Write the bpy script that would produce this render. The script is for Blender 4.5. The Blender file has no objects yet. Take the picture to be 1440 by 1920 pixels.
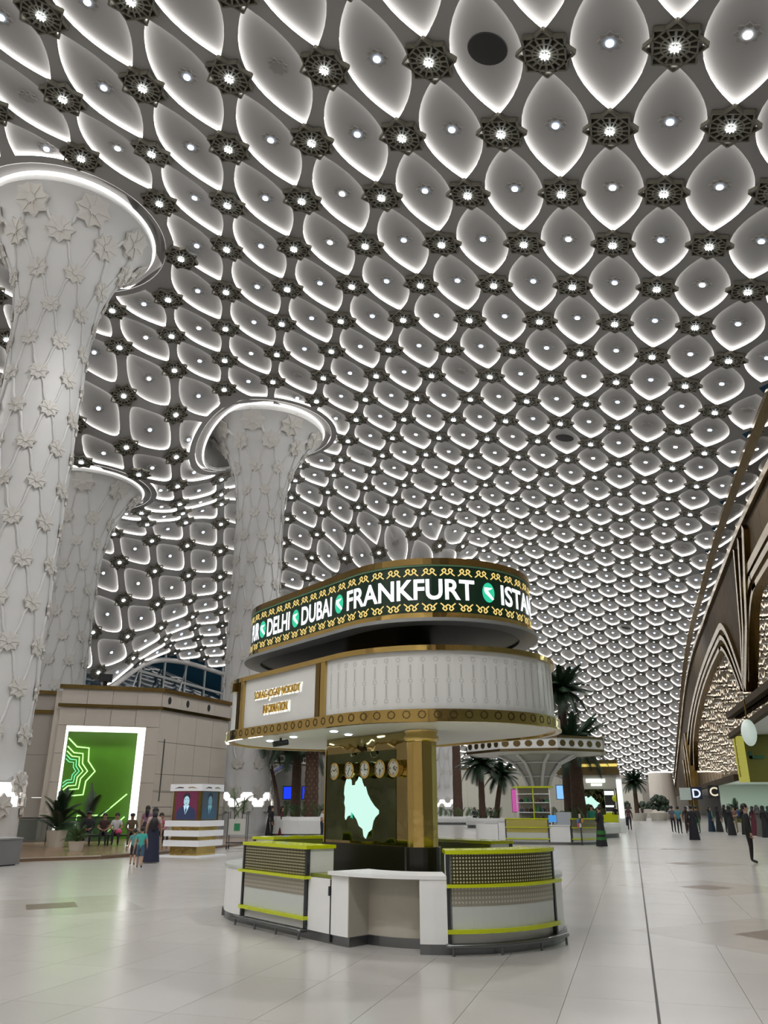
import bpy, bmesh, math, random
from math import pi, sin, cos, sqrt, atan2, radians, hypot
from mathutils import Vector, Matrix
random.seed(7)
SC = bpy.context.scene
COL = SC.collection
# ------------------------------------------------------------------ camera
F_PX, HORIZON, YAW, EYE = 1450.0, 1513.0, radians(16.71), 1.62
PITCH = math.atan((HORIZON - 960.0) / F_PX)
cam_data = bpy.data.cameras.new('camera')
cam_data.sensor_fit = 'VERTICAL'
cam_data.sensor_height = 36.0
cam_data.lens = 36.0 * F_PX / 1920.0
cam_data.clip_end = 600
cam = bpy.data.objects.new('camera', cam_data)
COL.objects.link(cam)
cam.location = (0, 0, EYE)
cam.rotation_euler = (pi / 2 + PITCH, 0, YAW)
SC.camera = cam
# ------------------------------------------------------------------ world, exposure
w = bpy.data.worlds.new('night'); SC.world = w; w.use_nodes = True
bg = w.node_tree.nodes['Background']
bg.inputs[0].default_value = (0.016, 0.034, 0.055, 1); bg.inputs[1].default_value = 0.5
SC.view_settings.view_transform = 'Standard'
SC.view_settings.look = 'None'
SC.view_settings.exposure = 0.06
SC.view_settings.gamma = 1.0
SC.view_settings.use_curve_mapping = False
SC.cycles.use_denoising = True
SC.cycles.use_adaptive_sampling = True
SC.cycles.adaptive_threshold = 0.04
SC.cycles.max_bounces = 5
SC.cycles.diffuse_bounces = 2
SC.cycles.glossy_bounces = 4
SC.cycles.transmission_bounces = 4
SC.cycles.transparent_max_bounces = 8
SC.cycles.sample_clamp_indirect = 4.0
SC.cycles.caustics_reflective = False
SC.cycles.caustics_refractive = False
# ------------------------------------------------------------------ materials
MATS = {}
def mat(name, col, rough=0.5, metal=0.0, noise=0.0, nscale=8.0, bump=0.0, bscale=20.0, emit=None, estr=0.0, alpha=1.0, trans=0.0, spec=0.5, coat=0.0):
    m = bpy.data.materials.new(name); m.use_nodes = True
    nt = m.node_tree; b = nt.nodes['Principled BSDF']
    b.inputs['Base Color'].default_value = (*col, 1)
    b.inputs['Roughness'].default_value = rough
    b.inputs['Metallic'].default_value = metal
    b.inputs['Specular IOR Level'].default_value = spec
    b.inputs['Transmission Weight'].default_value = trans
    b.inputs['Alpha'].default_value = alpha
    b.inputs['Coat Weight'].default_value = coat
    if emit:
        b.inputs['Emission Color'].default_value = (*emit, 1)
        b.inputs['Emission Strength'].default_value = estr
    if noise or bump:
        tc = nt.nodes.new('ShaderNodeTexCoord')
        if noise:
            n = nt.nodes.new('ShaderNodeTexNoise'); n.inputs['Scale'].default_value = nscale
            n.inputs['Detail'].default_value = 5
            nt.links.new(tc.outputs['Object'], n.inputs['Vector'])
            mx = nt.nodes.new('ShaderNodeMix'); mx.data_type = 'RGBA'
            mx.inputs[6].default_value = (*[c * (1 - noise) for c in col], 1)
            mx.inputs[7].default_value = (*[min(1, c * (1 + noise)) for c in col], 1)
            nt.links.new(n.outputs['Fac'], mx.inputs[0])
            nt.links.new(mx.outputs[2], b.inputs['Base Color'])
        if bump:
            n2 = nt.nodes.new('ShaderNodeTexNoise'); n2.inputs['Scale'].default_value = bscale
            n2.inputs['Detail'].default_value = 2
            nt.links.new(tc.outputs['Object'], n2.inputs['Vector'])
            bp = nt.nodes.new('ShaderNodeBump'); bp.inputs['Strength'].default_value = bump
            bp.inputs['Distance'].default_value = 0.3
            nt.links.new(n2.outputs['Fac'], bp.inputs['Height'])
            nt.links.new(bp.outputs['Normal'], b.inputs['Normal'])
    MATS[name] = m
    return m
def emission(name, col, s, sample=False):
    m = mat(name, (0.02, 0.02, 0.02), 0.6, emit=col, estr=s)
    m.cycles.emission_sampling = 'AUTO' if sample else 'NONE'
    return m
M_CEIL = mat('ceiling_plaster', (0.335, 0.328, 0.322), 0.75, noise=0.06, nscale=0.6)
M_PANEL = mat('petal_plaster', (0.365, 0.36, 0.355), 0.7, noise=0.04, nscale=1.5)
M_COVE = emission('cove_light', (1.0, 0.965, 0.93), 4.7)
M_RING = emission('ring_light', (1.0, 0.965, 0.93), 1.5)
M_STAR = mat('star_bronze', (0.17, 0.16, 0.125), 0.45, 0.25)
M_STARBACK = mat('star_backing', (0.06, 0.057, 0.044), 0.6)
M_LAMP = emission('lamp_white', (0.85, 0.92, 1.0), 16.0)
M_LAMPBLUE = emission('lamp_blue', (0.62, 0.78, 1.0), 13.0)
M_ROSETTE = mat('rosette_grey', (0.30, 0.29, 0.28), 0.5, 0.2)
M_HOLE = mat('speaker_black', (0.012, 0.012, 0.012), 0.7)
M_WHITE = mat('white_plaster', (0.70, 0.70, 0.69), 0.55, noise=0.03, nscale=2)
M_RELIEF = mat('relief_cream', (0.69, 0.67, 0.63), 0.6, noise=0.08, nscale=5)
M_CAPITAL = mat('capital_beige', (0.46, 0.43, 0.37), 0.6, noise=0.06, nscale=2)
M_GOLD = mat('polished_gold', (0.62, 0.45, 0.16), 0.14, 1.0, bump=0.04, bscale=3)
M_GOLDDK = mat('dark_gold', (0.24, 0.165, 0.06), 0.22, 1.0, noise=0.15, nscale=2)
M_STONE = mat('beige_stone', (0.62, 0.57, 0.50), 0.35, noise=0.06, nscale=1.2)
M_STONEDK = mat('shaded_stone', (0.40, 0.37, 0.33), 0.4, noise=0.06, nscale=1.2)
# ------------------------------------------------------------------ helpers
def link(o, parent=None):
    COL.objects.link(o)
    if parent is not None: o.parent = parent
    return o
def tag(o, label=None, cat=None, group=None, kind=None):
    if label: o['label'] = label
    if cat: o['category'] = cat
    if group: o['group'] = group
    if kind: o['kind'] = kind
    return o
def empty(name, loc=(0, 0, 0), rz=0.0, label=None, cat=None, group=None):
    o = bpy.data.objects.new(name, None); o.location = loc; o.rotation_euler = (0, 0, rz)
    o.empty_display_size = 0.1
    link(o); tag(o, label, cat, group)
    return o
def obj(name, data, parent=None, loc=None, rz=None):
    o = bpy.data.objects.new(name, data); link(o, parent)
    if loc is not None: o.location = loc
    if rz is not None: o.rotation_euler = (0, 0, rz)
    return o
def ngon_ok(f): return len(set(f)) >= 3
class MB:
    """collects shapes; build() makes one mesh object"""
    def __init__(s): s.v = []; s.f = []; s.m = []; s.cur = 0; s.uv = None
    def add(s, vs, fs):
        o = len(s.v); s.v += [tuple(q) for q in vs]
        for f in fs:
            s.f.append([i + o for i in f]); s.m.append(s.cur)
        return s
    def box(s, c, d, rz=0.0, mtx=None):
        x, y, z = d[0] / 2, d[1] / 2, d[2] / 2
        vs = [Vector(q) for q in ((-x, -y, -z), (x, -y, -z), (x, y, -z), (-x, y, -z), (-x, -y, z), (x, -y, z), (x, y, z), (-x, y, z))]
        R = Matrix.Rotation(rz, 3, 'Z') if mtx is None else mtx
        return s.add([R @ q + Vector(c) for q in vs], [(0, 3, 2, 1), (4, 5, 6, 7), (0, 1, 5, 4), (1, 2, 6, 5), (2, 3, 7, 6), (3, 0, 4, 7)])
    def bb(s, x0, x1, y0, y1, z0, z1):
        return s.box(((x0 + x1) / 2, (y0 + y1) / 2, (z0 + z1) / 2), (x1 - x0, y1 - y0, z1 - z0))
    def bar(s, a, b, wd, th, up=(0, 0, 1)):
        a, b = Vector(a), Vector(b); d = b - a; L = d.length
        if L < 1e-6: return s
        d.normalize(); u = Vector(up); sd = d.cross(u)
        if sd.length < 1e-4: sd = d.cross(Vector((1, 0, 0)))
        sd.normalize(); u = sd.cross(d)
        R = Matrix((d, sd, u)).transposed()
        return s.box((a + b) / 2, (L, wd, th), mtx=R)
    def tube(s, pts, rad, n=8, closed=False, cap=True):
        pts = [Vector(q) for q in pts]; N = len(pts)
        if not hasattr(rad, '__len__'): rad = [rad] * N
        rings = []; prev = None
        for k in range(N):
            if closed: t = pts[(k + 1) % N] - pts[k - 1]
            else: t = pts[min(k + 1, N - 1)] - pts[max(k - 1, 0)]
            if t.length < 1e-9: t = Vector((0, 0, 1))
            t.normalize()
            if prev is None:
                u = t.cross(Vector((0, 0, 1)))
                if u.length < 1e-3: u = t.cross(Vector((1, 0, 0)))
            else: u = prev - t * prev.dot(t)
            u.normalize(); prev = u; v = t.cross(u)
            rings.append([pts[k] + (u * cos(2 * pi * q / n) + v * sin(2 * pi * q / n)) * rad[k] for q in range(n)])
        vs = [q for r in rings for q in r]; fs = []
        for k in range(N if closed else N - 1):
            a, b = k * n, ((k + 1) % N) * n
            for q in range(n): fs.append((a + q, a + (q + 1) % n, b + (q + 1) % n, b + q))
        if cap and not closed:
            fs.append(tuple(range(n - 1, -1, -1))); fs.append(tuple((N - 1) * n + q for q in range(n)))
        return s.add(vs, fs)
    def lathe(s, prof, n=32, c=(0, 0, 0), a0=0.0, a1=2 * pi, capb=False, capt=False):
        full = abs(a1 - a0 - 2 * pi) < 1e-6; K = n if full else n + 1
        vs = []
        for r, z in prof:
            for q in range(K):
                t = a0 + (a1 - a0) * q / n
                vs.append((c[0] + r * cos(t), c[1] + r * sin(t), c[2] + z))
        fs = []
        for k in range(len(prof) - 1):
            for q in range(n):
                q2 = (q + 1) % K
                fs.append((k * K + q, k * K + q2, (k + 1) * K + q2, (k + 1) * K + q))
        if capb: fs.append(tuple(range(K - 1, -1, -1)))
        if capt: fs.append(tuple((len(prof) - 1) * K + q for q in range(K)))
        return s.add(vs, fs)
    def prism(s, poly, z0, z1, mtx=None):
        n = len(poly); vs = [Vector((x, y, z0)) for x, y in poly] + [Vector((x, y, z1)) for x, y in poly]
        if mtx is not None: vs = [mtx @ q for q in vs]
        fs = [tuple(range(n - 1, -1, -1)), tuple(range(n, 2 * n))] + [(k, (k + 1) % n, n + (k + 1) % n, n + k) for k in range(n)]
        return s.add(vs, fs)
    def ball(s, c, r, n=10, m=7):
        rx, ry, rz = r if hasattr(r, '__len__') else (r, r, r)
        vs = [(c[0], c[1], c[2] - rz)]; fs = []
        for k in range(1, m):
            p = -pi / 2 + pi * k / m
            for q in range(n):
                t = 2 * pi * q / n; vs.append((c[0] + rx * cos(p) * cos(t), c[1] + ry * cos(p) * sin(t), c[2] + rz * sin(p)))
        vs.append((c[0], c[1], c[2] + rz)); top = len(vs) - 1
        for q in range(n): fs.append((0, 1 + (q + 1) % n, 1 + q))
        for k in range(m - 2):
            for q in range(n):
                a = 1 + k * n; fs.append((a + q, a + (q + 1) % n, a + n + (q + 1) % n, a + n + q))
        a = 1 + (m - 2) * n
        for q in range(n): fs.append((a + q, a + (q + 1) % n, top))
        return s.add(vs, fs)
    def mesh(s, name, mats, smooth=False):
        me = bpy.data.meshes.new(name)
        me.from_pydata(s.v, [], [f for f in s.f])
        for m in (mats if isinstance(mats, (list, tuple)) else [mats]): me.materials.append(m)
        if len(me.materials) > 1: me.polygons.foreach_set('material_index', s.m)
        if smooth: me.polygons.foreach_set('use_smooth', [True] * len(me.polygons))
        me.validate(); me.update()
        return me
    def build(s, name, mats, parent=None, loc=None, rz=None, smooth=False):
        return obj(name, s.mesh(name, mats, smooth), parent, loc, rz)
def star_poly(n, ro, ri, a0=0.0):
    return [((ro if k % 2 == 0 else ri) * cos(a0 + pi * k / n), (ro if k % 2 == 0 else ri) * sin(a0 + pi * k / n)) for k in range(2 * n)]
def copy_tree(o, parent=None):
    c = o.copy(); COL.objects.link(c)
    if parent is not None: c.parent = parent
    for ch in list(o.children): copy_tree(ch, c)
    return c
# ------------------------------------------------------------------ figures and lettering (shapes only)
def joints(pose, wd, rnd):
    J = {}
    s = wd
    J['pel'] = (0, 0, .95, .145 * s); J['spi'] = (0, .0, 1.14, .128 * s); J['che'] = (0, 0, 1.34, .15 * s); J['nek'] = (0, .0, 1.475, .056); J['jaw'] = (0, -.015, 1.555, .078); J['hed'] = (0, -.005, 1.645, .098); J['top'] = (0, .01, 1.725, .058)
    for k, g in (('l', 1), ('r', -1)):
        J['sh' + k] = (.175 * g * s, 0, 1.405, .068 * s); J['el' + k] = (.235 * g * s, .02, 1.13, .05 * s); J['wr' + k] = (.245 * g * s, -.05, .885, .034); J['ha' + k] = (.245 * g * s, -.075, .80, .036)
        J['hi' + k] = (.092 * g, 0, .90, .098 * s); J['kn' + k] = (.10 * g, -.015, .50, .064 * s); J['an' + k] = (.10 * g, .02, .09, .042); J['to' + k] = (.115 * g, -.15, .038, .036)
    if pose == 'walk':
        J['knl'] = (.095, -.17, .51, .064 * s); J['anl'] = (.10, -.20, .09, .042); J['tol'] = (.11, -.36, .045, .036)
        J['knr'] = (-.095, .03, .50, .064 * s); J['anr'] = (-.10, .24, .13, .042); J['tor'] = (-.11, .10, .04, .036)
        J['wrl'] = (.26 * s, .12, .90, .034); J['hal'] = (.26 * s, .13, .81, .036); J['wrr'] = (-.25 * s, -.18, .92, .034); J['har'] = (-.25 * s, -.22, .84, .036)
    if pose == 'fold':
        for k, g in (('l', 1), ('r', -1)): J['el' + k] = (.25 * g * s, .0, 1.14, .05 * s); J['wr' + k] = (.07 * g, -.20, 1.10, .034); J['ha' + k] = (.0 * g, -.22, 1.08 + .03 * g, .036)
    if pose == 'sit':
        for k in ('pel', 'spi', 'che', 'nek', 'jaw', 'hed', 'top'):
            x, y, z, r = J[k]; J[k] = (x, y + .06 - (z - .95) * .08, z - .43, r)
        for k, g in (('l', 1), ('r', -1)):
            for q in ('sh',): x, y, z, r = J[q + k]; J[q + k] = (x, .03, z - .43, r)
            J['el' + k] = (.25 * g * s, -.02, .72, .05 * s); J['wr' + k] = (.13 * g, -.28, .66, .034); J['ha' + k] = (.06 * g, -.35, .64, .036)
            J['hi' + k] = (.10 * g, .02, .50, .098 * s); J['kn' + k] = (.12 * g, -.40, .50, .068 * s); J['an' + k] = (.12 * g, -.40, .09, .042); J['to' + k] = (.13 * g, -.57, .038, .036)
    return J
EDG = [('pel', 'spi'), ('spi', 'che'), ('che', 'nek'), ('nek', 'jaw'), ('jaw', 'hed'), ('hed', 'top')] + [(a + k, b + k) for k in 'lr' for a, b in (('sh', 'el'), ('el', 'wr'), ('wr', 'ha'), ('hi', 'kn'), ('kn', 'an'), ('an', 'to'))] + [('che', 'shl'), ('che', 'shr'), ('pel', 'hil'), ('pel', 'hir')]
# body zones: 0 top, 1 trousers, 2 skin, 3 shoes
ZONE = {}
for a, b in EDG:
    z = 0
    if a[:2] in ('hi', 'kn') or b[:2] == 'hi': z = 1
    if a[:2] == 'an': z = 3
    if a in ('nek', 'jaw', 'hed') or a[:2] == 'wr': z = 2
    ZONE[(a, b)] = z
def body_mesh(J, bare_arm, bare_leg):
    names = list(J); idx = {n: k for k, n in enumerate(names)}
    me = bpy.data.meshes.new('b'); me.from_pydata([J[n][:3] for n in names], [(idx[a], idx[b]) for a, b in EDG], [])
    o = bpy.data.objects.new('b', me); COL.objects.link(o)
    sk = o.modifiers.new('s', 'SKIN'); sk.use_smooth_shade = True
    ss = o.modifiers.new('u', 'SUBSURF'); ss.levels = 1; ss.render_levels = 1
    for n in names:
        v = me.skin_vertices[0].data[idx[n]]; r = J[n][3]; v.radius = (r, r * (.78 if n in ('pel', 'spi', 'che') else 1.0)); v.use_root = (n == 'pel')
    dg = bpy.context.evaluated_depsgraph_get(); m2 = bpy.data.meshes.new_from_object(o.evaluated_get(dg))
    bpy.data.objects.remove(o); bpy.data.meshes.remove(me)
    b = MB(); segs = [(Vector(J[a][:3]), Vector(J[c][:3]), ZONE[(a, c)], a) for a, c in EDG]
    vs = [v.co.copy() for v in m2.vertices]; b.v = [tuple(v) for v in vs]
    for p in m2.polygons:
        c = p.center; best, bz, ba, bt = 9e9, 0, '', 0
        for A, B, z, a in segs:
            d = B - A; t = max(0, min(1, (c - A).dot(d) / max(1e-9, d.length_squared))); q = (c - (A + d * t)).length
            if q < best: best, bz, ba, bt = q, z, a, t
        if bare_arm and (ba[:2] == 'el' or (ba[:2] == 'sh' and bt > .55)): bz = 2
        if bare_leg and (ba[:2] == 'kn' and bt > .05): bz = 2
        b.f.append(list(p.vertices)); b.m.append(bz)
    bpy.data.meshes.remove(m2)
    b.cur = 2
    for k, g in (('l', 1), ('r', -1)): # fingers and thumb
        H, Wv = Vector(J['ha' + k][:3]), Vector(J['wr' + k][:3]); d = (H - Wv).normalized()
        sd = d.cross(Vector((1, 0, 0))); sd = sd.normalized() if sd.length > .1 else Vector((0, 1, 0)); up = d.cross(sd)
        for f, ln in ((-1.5, .058), (-.5, .072), (.5, .075), (1.5, .066)):
            p0 = H + sd * f * .016 + d * .015; p1 = p0 + d * ln * .55; b.tube([p0, p1, p1 + (d * .8 + up * g * .5) * ln * .5], [.010, .009, .007], 5)
        p0 = H - sd * .028 - d * .02; b.tube([p0, p0 - sd * .025 + d * .025, p0 - sd * .03 + d * .055], [.011, .010, .008], 5)
    hx, hy, hz = J['hed'][:3]
    b.ball((hx, hy - .105, hz - .022), (.014, .02, .022), 6, 5)
    for g in (-1, 1): b.ball((hx + g * .098, hy + .01, hz - .02), (.012, .02, .03), 6, 5)
    return b
BODIES = {}
def body(pose, wd=1.0, bare_arm=False, bare_leg=False):
    k = (pose, wd, bare_arm, bare_leg)
    if k not in BODIES:
        J = joints(pose, wd, 0); BODIES[k] = (J, body_mesh(J, bare_arm, bare_leg))
    return BODIES[k]
def text_pts(s, size, bold=0.0, extrude=0.0):
    k = (s, bold, extrude)
    if k in TEXTS: return TEXTS[k]
    cu = bpy.data.curves.new('t', 'FONT'); cu.body = s; cu.size = size; cu.offset = bold; cu.extrude = extrude
    cu.resolution_u = 4; cu.align_x = 'LEFT'
    o = bpy.data.objects.new('t', cu); COL.objects.link(o)
    dg = bpy.context.evaluated_depsgraph_get(); me = bpy.data.meshes.new_from_object(o.evaluated_get(dg))
    vs = [tuple(v.co) for v in me.vertices]; fs = [tuple(p.vertices) for p in me.polygons]
    bpy.data.objects.remove(o); bpy.data.curves.remove(cu); bpy.data.meshes.remove(me)
    TEXTS[k] = (vs, fs)
    return vs, fs
TEXTS = {}
# outlines and figures that need Blender's evaluator are made while the scene is still empty
for k_ in [(p_, 1.0, a_, False) for p_ in ('stand', 'fold', 'sit') for a_ in (False, True)] + [('walk', 1.0, False, False), ('walk', 1.0, True, True), ('walk', 1.08, True, True), ('stand', 1.14, False, False)]: body(*k_)
for s_ in ('SORAG-JOGAP NOKADY', 'INFORMATION'): text_pts(s_, 1.0, 0.03); text_pts(s_, 1.0, 0.004, 0.012)
for s_ in ('PUR', 'DELHI', 'DUBAI', 'FRANKFURT', 'ISTANBUL'): text_pts(s_, 1.0, 0.022)
for s_ in 'CD': text_pts(s_, 1.0, 0.02)
# ------------------------------------------------------------------ ceiling surface
D_ = 1.73; LJ = 1.8434; X0_, Y0_ = 1.9096, 9.7967
CF = [13.6736, 1.0835, -0.5922, -0.0972, -1.5891, 0.4236, -0.3702, -0.3489, -0.1028, 0.1155]
WALLX = 9.1
I_WALL = WALLX / D_ - X0_
COLS = [(-22.8, 24.1, 4.4), (-22.8, 45.9, 4.8), (-35.6, 43.5, 4.5), (-22.6, 75.0, 4.6), (-21.4, 98.3, 4.6)]
# plan X from row index i (arc length over the falling left side)
XL, SPAN = -25.0, 21.0
I_L = XL / D_ - X0_
_xt = [(I_L, XL)]
while _xt[-1][1] > -47.5:
    i, x = _xt[-1]; s = (XL - x) / SPAN; sl = 2 * 9.0 * s / SPAN
    _xt.append((i - 0.25, x - 0.25 * D_ / sqrt(1 + sl * sl)))
I_MIN = _xt[-1][0]
def xi(i):
    if i >= I_L: return D_ * (X0_ + i)
    k = min(len(_xt) - 2, int((I_L - i) / 0.25)); f = (I_L - i) / 0.25 - k
    return _xt[k][1] + (_xt[k + 1][1] - _xt[k][1]) * f
def i_of_x(x):
    return x / D_ - X0_
J_F = 22.0
Y_F = D_ * (Y0_ + LJ * J_F)
def yj(j):
    if j <= J_F: return D_ * (Y0_ + LJ * j)
    return Y_F + (j - J_F) * D_ * LJ * 0.982
def jy(y):
    if y <= Y_F: return (y / D_ - Y0_) / LJ
    return J_F + (y - Y_F) / (D_ * LJ * 0.982)
def sstep(a, b, x):
    t = max(0.0, min(1.0, (x - a) / (b - a))); return t * t * (3 - 2 * t)
def zraw(x, y):
    i = max(-15.5, min(4.0, i_of_x(x))); j = max(-1.5, min(21.0, (y / D_ - Y0_) / LJ))
    a, b = (i + 5) / 8, (j - 8) / 12
    k = 0; z = 0.0
    for m in range(4):
        for n in range(4):
            if m + n < 4: z += CF[k] * a ** m * b ** n; k += 1
    z = z * D_ + EYE
    if y > 88: # the vault comes down towards the far end
        u = y - 88; z -= 0.0025 * u * u if u < 40 else 4.0 + 0.2 * (u - 40)
    if x < XL:
        s = (XL - x) / SPAN
        g = math.exp(-((y - 61.5) / 8.5) ** 2)
        z -= s * s * (5.0 + 8.2 * g)
    z -= 2.9 * math.exp(-((x + 37) ** 2 + (y - 43.5) ** 2) / 90.0)
    # left rear corner sinks
    z -= 4.6 * sstep(12, 24, -x) * sstep(56, 78, y)
    return z
COLZ = [zraw(c[0], c[1]) for c in COLS]
def zs(x, y):
    z = zraw(x, y)
    for c, zc in zip(COLS, COLZ):   # the vault flattens where a column meets it
        r = hypot(x - c[0], y - c[1])
        w_ = 9.5 if c[0] < -30 else 5.0
        if r < c[2] + w_: z = zc + (z - zc) * sstep(c[2] - 0.2, c[2] + w_, r)
    return z
def push(x, y, extra):
    for cx, cy, R in COLS:
        dx, dy = x - cx, y - cy; r = hypot(dx, dy)
        if r < R + extra:
            if r < 1e-4: dx, dy, r = 1.0, 0.0, 1.0
            return cx + dx / r * (R + extra), cy + dy / r * (R + extra), True
    return x, y, False
def nrm(x, y):
    e = 0.3
    n = Vector((-(zs(x + e, y) - zs(x - e, y)) / (2 * e), -(zs(x, y + e) - zs(x, y - e)) / (2 * e), 1.0))
    return n.normalized()
NB = 32
def lens_r(th, blend):
    c, s = abs(cos(th)), abs(sin(th))
    lo, hi = 0.0, 1.0
    for _ in range(18):
        r = (lo + hi) / 2; t = r * s / 0.775
        if t < 1 and r * c < 0.612 * (1 - t ** 2.0): lo = r
        else: hi = r
    r2 = 0.80 / ((c + s) ** 4 + abs(c - s) ** 4) ** 0.25
    return lo * (1 - blend) + r2 * blend
THS = []
for q in range(4):
    for k in range(NB // 4):
        f = k / (NB // 4); f = f if q % 2 else f
        THS.append(pi / 2 * (q + f))
# denser near the tips (theta = 90, 270 deg)
THS = [t - 0.28 * sin(4 * t) / 4 for t in THS]
J_MIN, J_MAX = -16, 62
cells, stars = [], []
for j in range(J_MIN, J_MAX):
    for i in range(math.ceil(I_MIN) + 1, 4):
        x, y = xi(i), yj(j)
        if (i + j) % 2 == 0:
            if i >= 3 or i <= I_MIN + 1: continue
            if min(hypot(x - c[0], y - c[1]) - c[2] for c in COLS) < 0.5:
                px_, py_, hit = push(x, y, 0.75)
                if hypot(px_ - x, py_ - y) > 0.9: continue
                x, y = px_, py_
            stars.append((x, y))
        else: cells.append((i, j))
HOLES = {(-3, 0), (-3, 10), (-9, 30), (-6, 16), (-2, 40), (-1, 28)}
ceil_mb = MB(); lens_list = []
for (i, j) in cells:
    b = sstep(-15, -19, i)
    corner = [(xi(max(I_MIN, i + a_)), yj(j + b_)) for a_, b_ in ((1, 0), (-1, 0), (0, 1), (0, -1), (.5, .5), (.5, -.5), (-.5, .5), (-.5, -.5))]
    if any(all(hypot(q[0] - c[0], q[1] - c[1]) < c[2] for q in corner) for c in COLS): continue
    lens, dia = [], []
    area = 0.0
    for th in THS:
        c, s = cos(th), sin(th)
        r = lens_r(th, b); di, dj = r * c, r * s
        x, y = xi(min(I_WALL - 0.01, i + di)), yj(j + dj)
        x, y, _ = push(x, y, 0.4); lens.append((x, y))
        rd = 1.0 / (abs(c) + abs(s))
        x, y = xi(max(I_MIN, min(I_WALL, i + rd * c))), yj(j + rd * s)
        x, y, _ = push(x, y, 0.0); dia.append((x, y))
    n = len(lens)
    area = 0.5 * abs(sum(lens[k][0] * lens[(k + 1) % n][1] - lens[(k + 1) % n][0] * lens[k][1] for k in range(n)))
    cx, cy = xi(i), yj(j)
    near = min(hypot(cx - c[0], cy - c[1]) - c[2] for c in COLS)
    o = len(ceil_mb.v)
    if area < 1.2 or near < -0.3:
        m = (sum(q[0] for q in dia) / n, sum(q[1] for q in dia) / n)
        m = push(m[0], m[1], 0.0)[:2]
        vs = [(x, y, zs(x, y)) for x, y in dia] + [(m[0], m[1], zs(*m))]
        ceil_mb.add(vs, [(n, (k + 1) % n, k) for k in range(n)])
        continue
    vs = [(x, y, zs(x, y)) for x, y in dia] + [(x, y, zs(x, y)) for x, y in lens]
    ceil_mb.add(vs, [(k, n + k, n + (k + 1) % n, (k + 1) % n) for k in range(n)])
    m = (sum(q[0] for q in lens) / n, sum(q[1] for q in lens) / n)
    lens_list.append(((i, j), lens, m, area))
ceiling = ceil_mb.build('ceiling', M_CEIL); tag(ceiling, 'curved grey plaster ceiling vault pierced by rows of glowing petal-shaped recesses', kind='structure')
DEPTH, UNDER = 0.19, 0.06
def lens_geo(lens, m):
    n = len(lens); lo, hi = [], []
    for x, y in lens:
        dx, dy = x - m[0], y - m[1]; r = max(0.05, hypot(dx, dy)); x, y = x + dx / r * UNDER, y + dy / r * UNDER
        nn = nrm(x, y); p = Vector((x, y, zs(x, y)))
        lo.append(p + nn * 0.015); hi.append(p + nn * DEPTH)
    nn = nrm(*m); c = Vector((m[0], m[1], zs(*m))) + nn * DEPTH
    return lo, hi, c, nn
def dist(p): return hypot(p[0], p[1])
lens_list.sort(key=lambda q: dist(q[2]))
# small rosette downlight mesh (local z = ceiling normal)
rb = MB(); rb.cur = 0
rb.prism(star_poly(8, 0.37, 0.28), -0.05, 0.0)
rb.prism(star_poly(8, 0.27, 0.22, pi / 8), -0.085, -0.05)
ME_ROSETTE = rb.mesh('rosette', [M_ROSETTE])
ME_BULBS = []
for k_, m_ in enumerate((M_LAMPBLUE, M_LAMP)):
    q_ = MB(); q_.lathe([(0.001, -0.15), (0.05, -0.14), (0.11, -0.12), (0.11, -0.085)], 12); ME_BULBS.append(q_.mesh('bulb', m_, True))
hb = MB(); hb.cur = 0
hb.lathe([(0.0, -0.03), (0.60, -0.03), (0.62, 0.0)], 28); ME_HOLE = hb.mesh('speaker_grille', M_HOLE)
rest_p, rest_c, rest_r, rest_b = MB(), MB(), MB(), MB()
def frame(c, nn):
    u = Vector((1, 0, 0)); u = (u - nn * u.dot(nn)).normalized(); v = nn.cross(u)
    M = Matrix((u, v, nn)).transposed().to_4x4(); M.translation = c
    return M
vis = 0
def in_view(x, y):
    c_, s_ = cos(YAW), sin(YAW)
    xc, yc = x * c_ + y * s_, -x * s_ + y * c_
    return yc > 6 and abs(xc) < yc * 0.62 + 6
for (ij, lens, m, area) in lens_list:
    lo, hi, c, nn = lens_geo(lens, m); n = len(lo)
    i, j = ij
    has_lamp = not (ij in HOLES)
    near = min(hypot(m[0] - q[0], m[1] - q[1]) - q[2] for q in COLS)
    indiv = vis < 300 and in_view(*m)
    if indiv:
        vis += 1
        p = MB(); p.add(hi + [c], [(k, (k + 1) % n, n) for k in range(n)])
        po = p.build('petal_panel', M_PANEL, ceiling)
        q = MB(); q.add(lo + hi, [(k, n + k, n + (k + 1) % n, (k + 1) % n) for k in range(n)])
        q.build('cove_light', M_COVE, po)
        if has_lamp:
            ro = obj('downlight_rosette', ME_ROSETTE, po); ro.matrix_basis = frame(c, nn)
            if random.random() > 0.06:
                bo = obj('bulb', ME_BULBS[0 if random.random() < 0.8 else 1], po); bo.matrix_basis = frame(c, nn)
        else:
            so = obj('speaker_grille', ME_HOLE, po); so.matrix_basis = frame(c, nn)
    else:
        rest_p.add(hi + [c], [(k, (k + 1) % n, n) for k in range(n)])
        rest_c.add(lo + hi, [(k, n + k, n + (k + 1) % n, (k + 1) % n) for k in range(n)])
        if has_lamp and random.random() > 0.06:
            M = frame(c, nn)
            rest_b.add([M @ Vector((0.12 * cos(t), 0.12 * sin(t), -0.08)) for t in [pi / 3 * k for k in range(6)]], [(5, 4, 3, 2, 1, 0)])
        elif not has_lamp:
            M = frame(c, nn)
            rest_r.add([M @ Vector((0.6 * cos(t), 0.6 * sin(t), -0.03)) for t in [pi / 8 * k for k in range(16)]], [tuple(range(15, -1, -1))])
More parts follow.
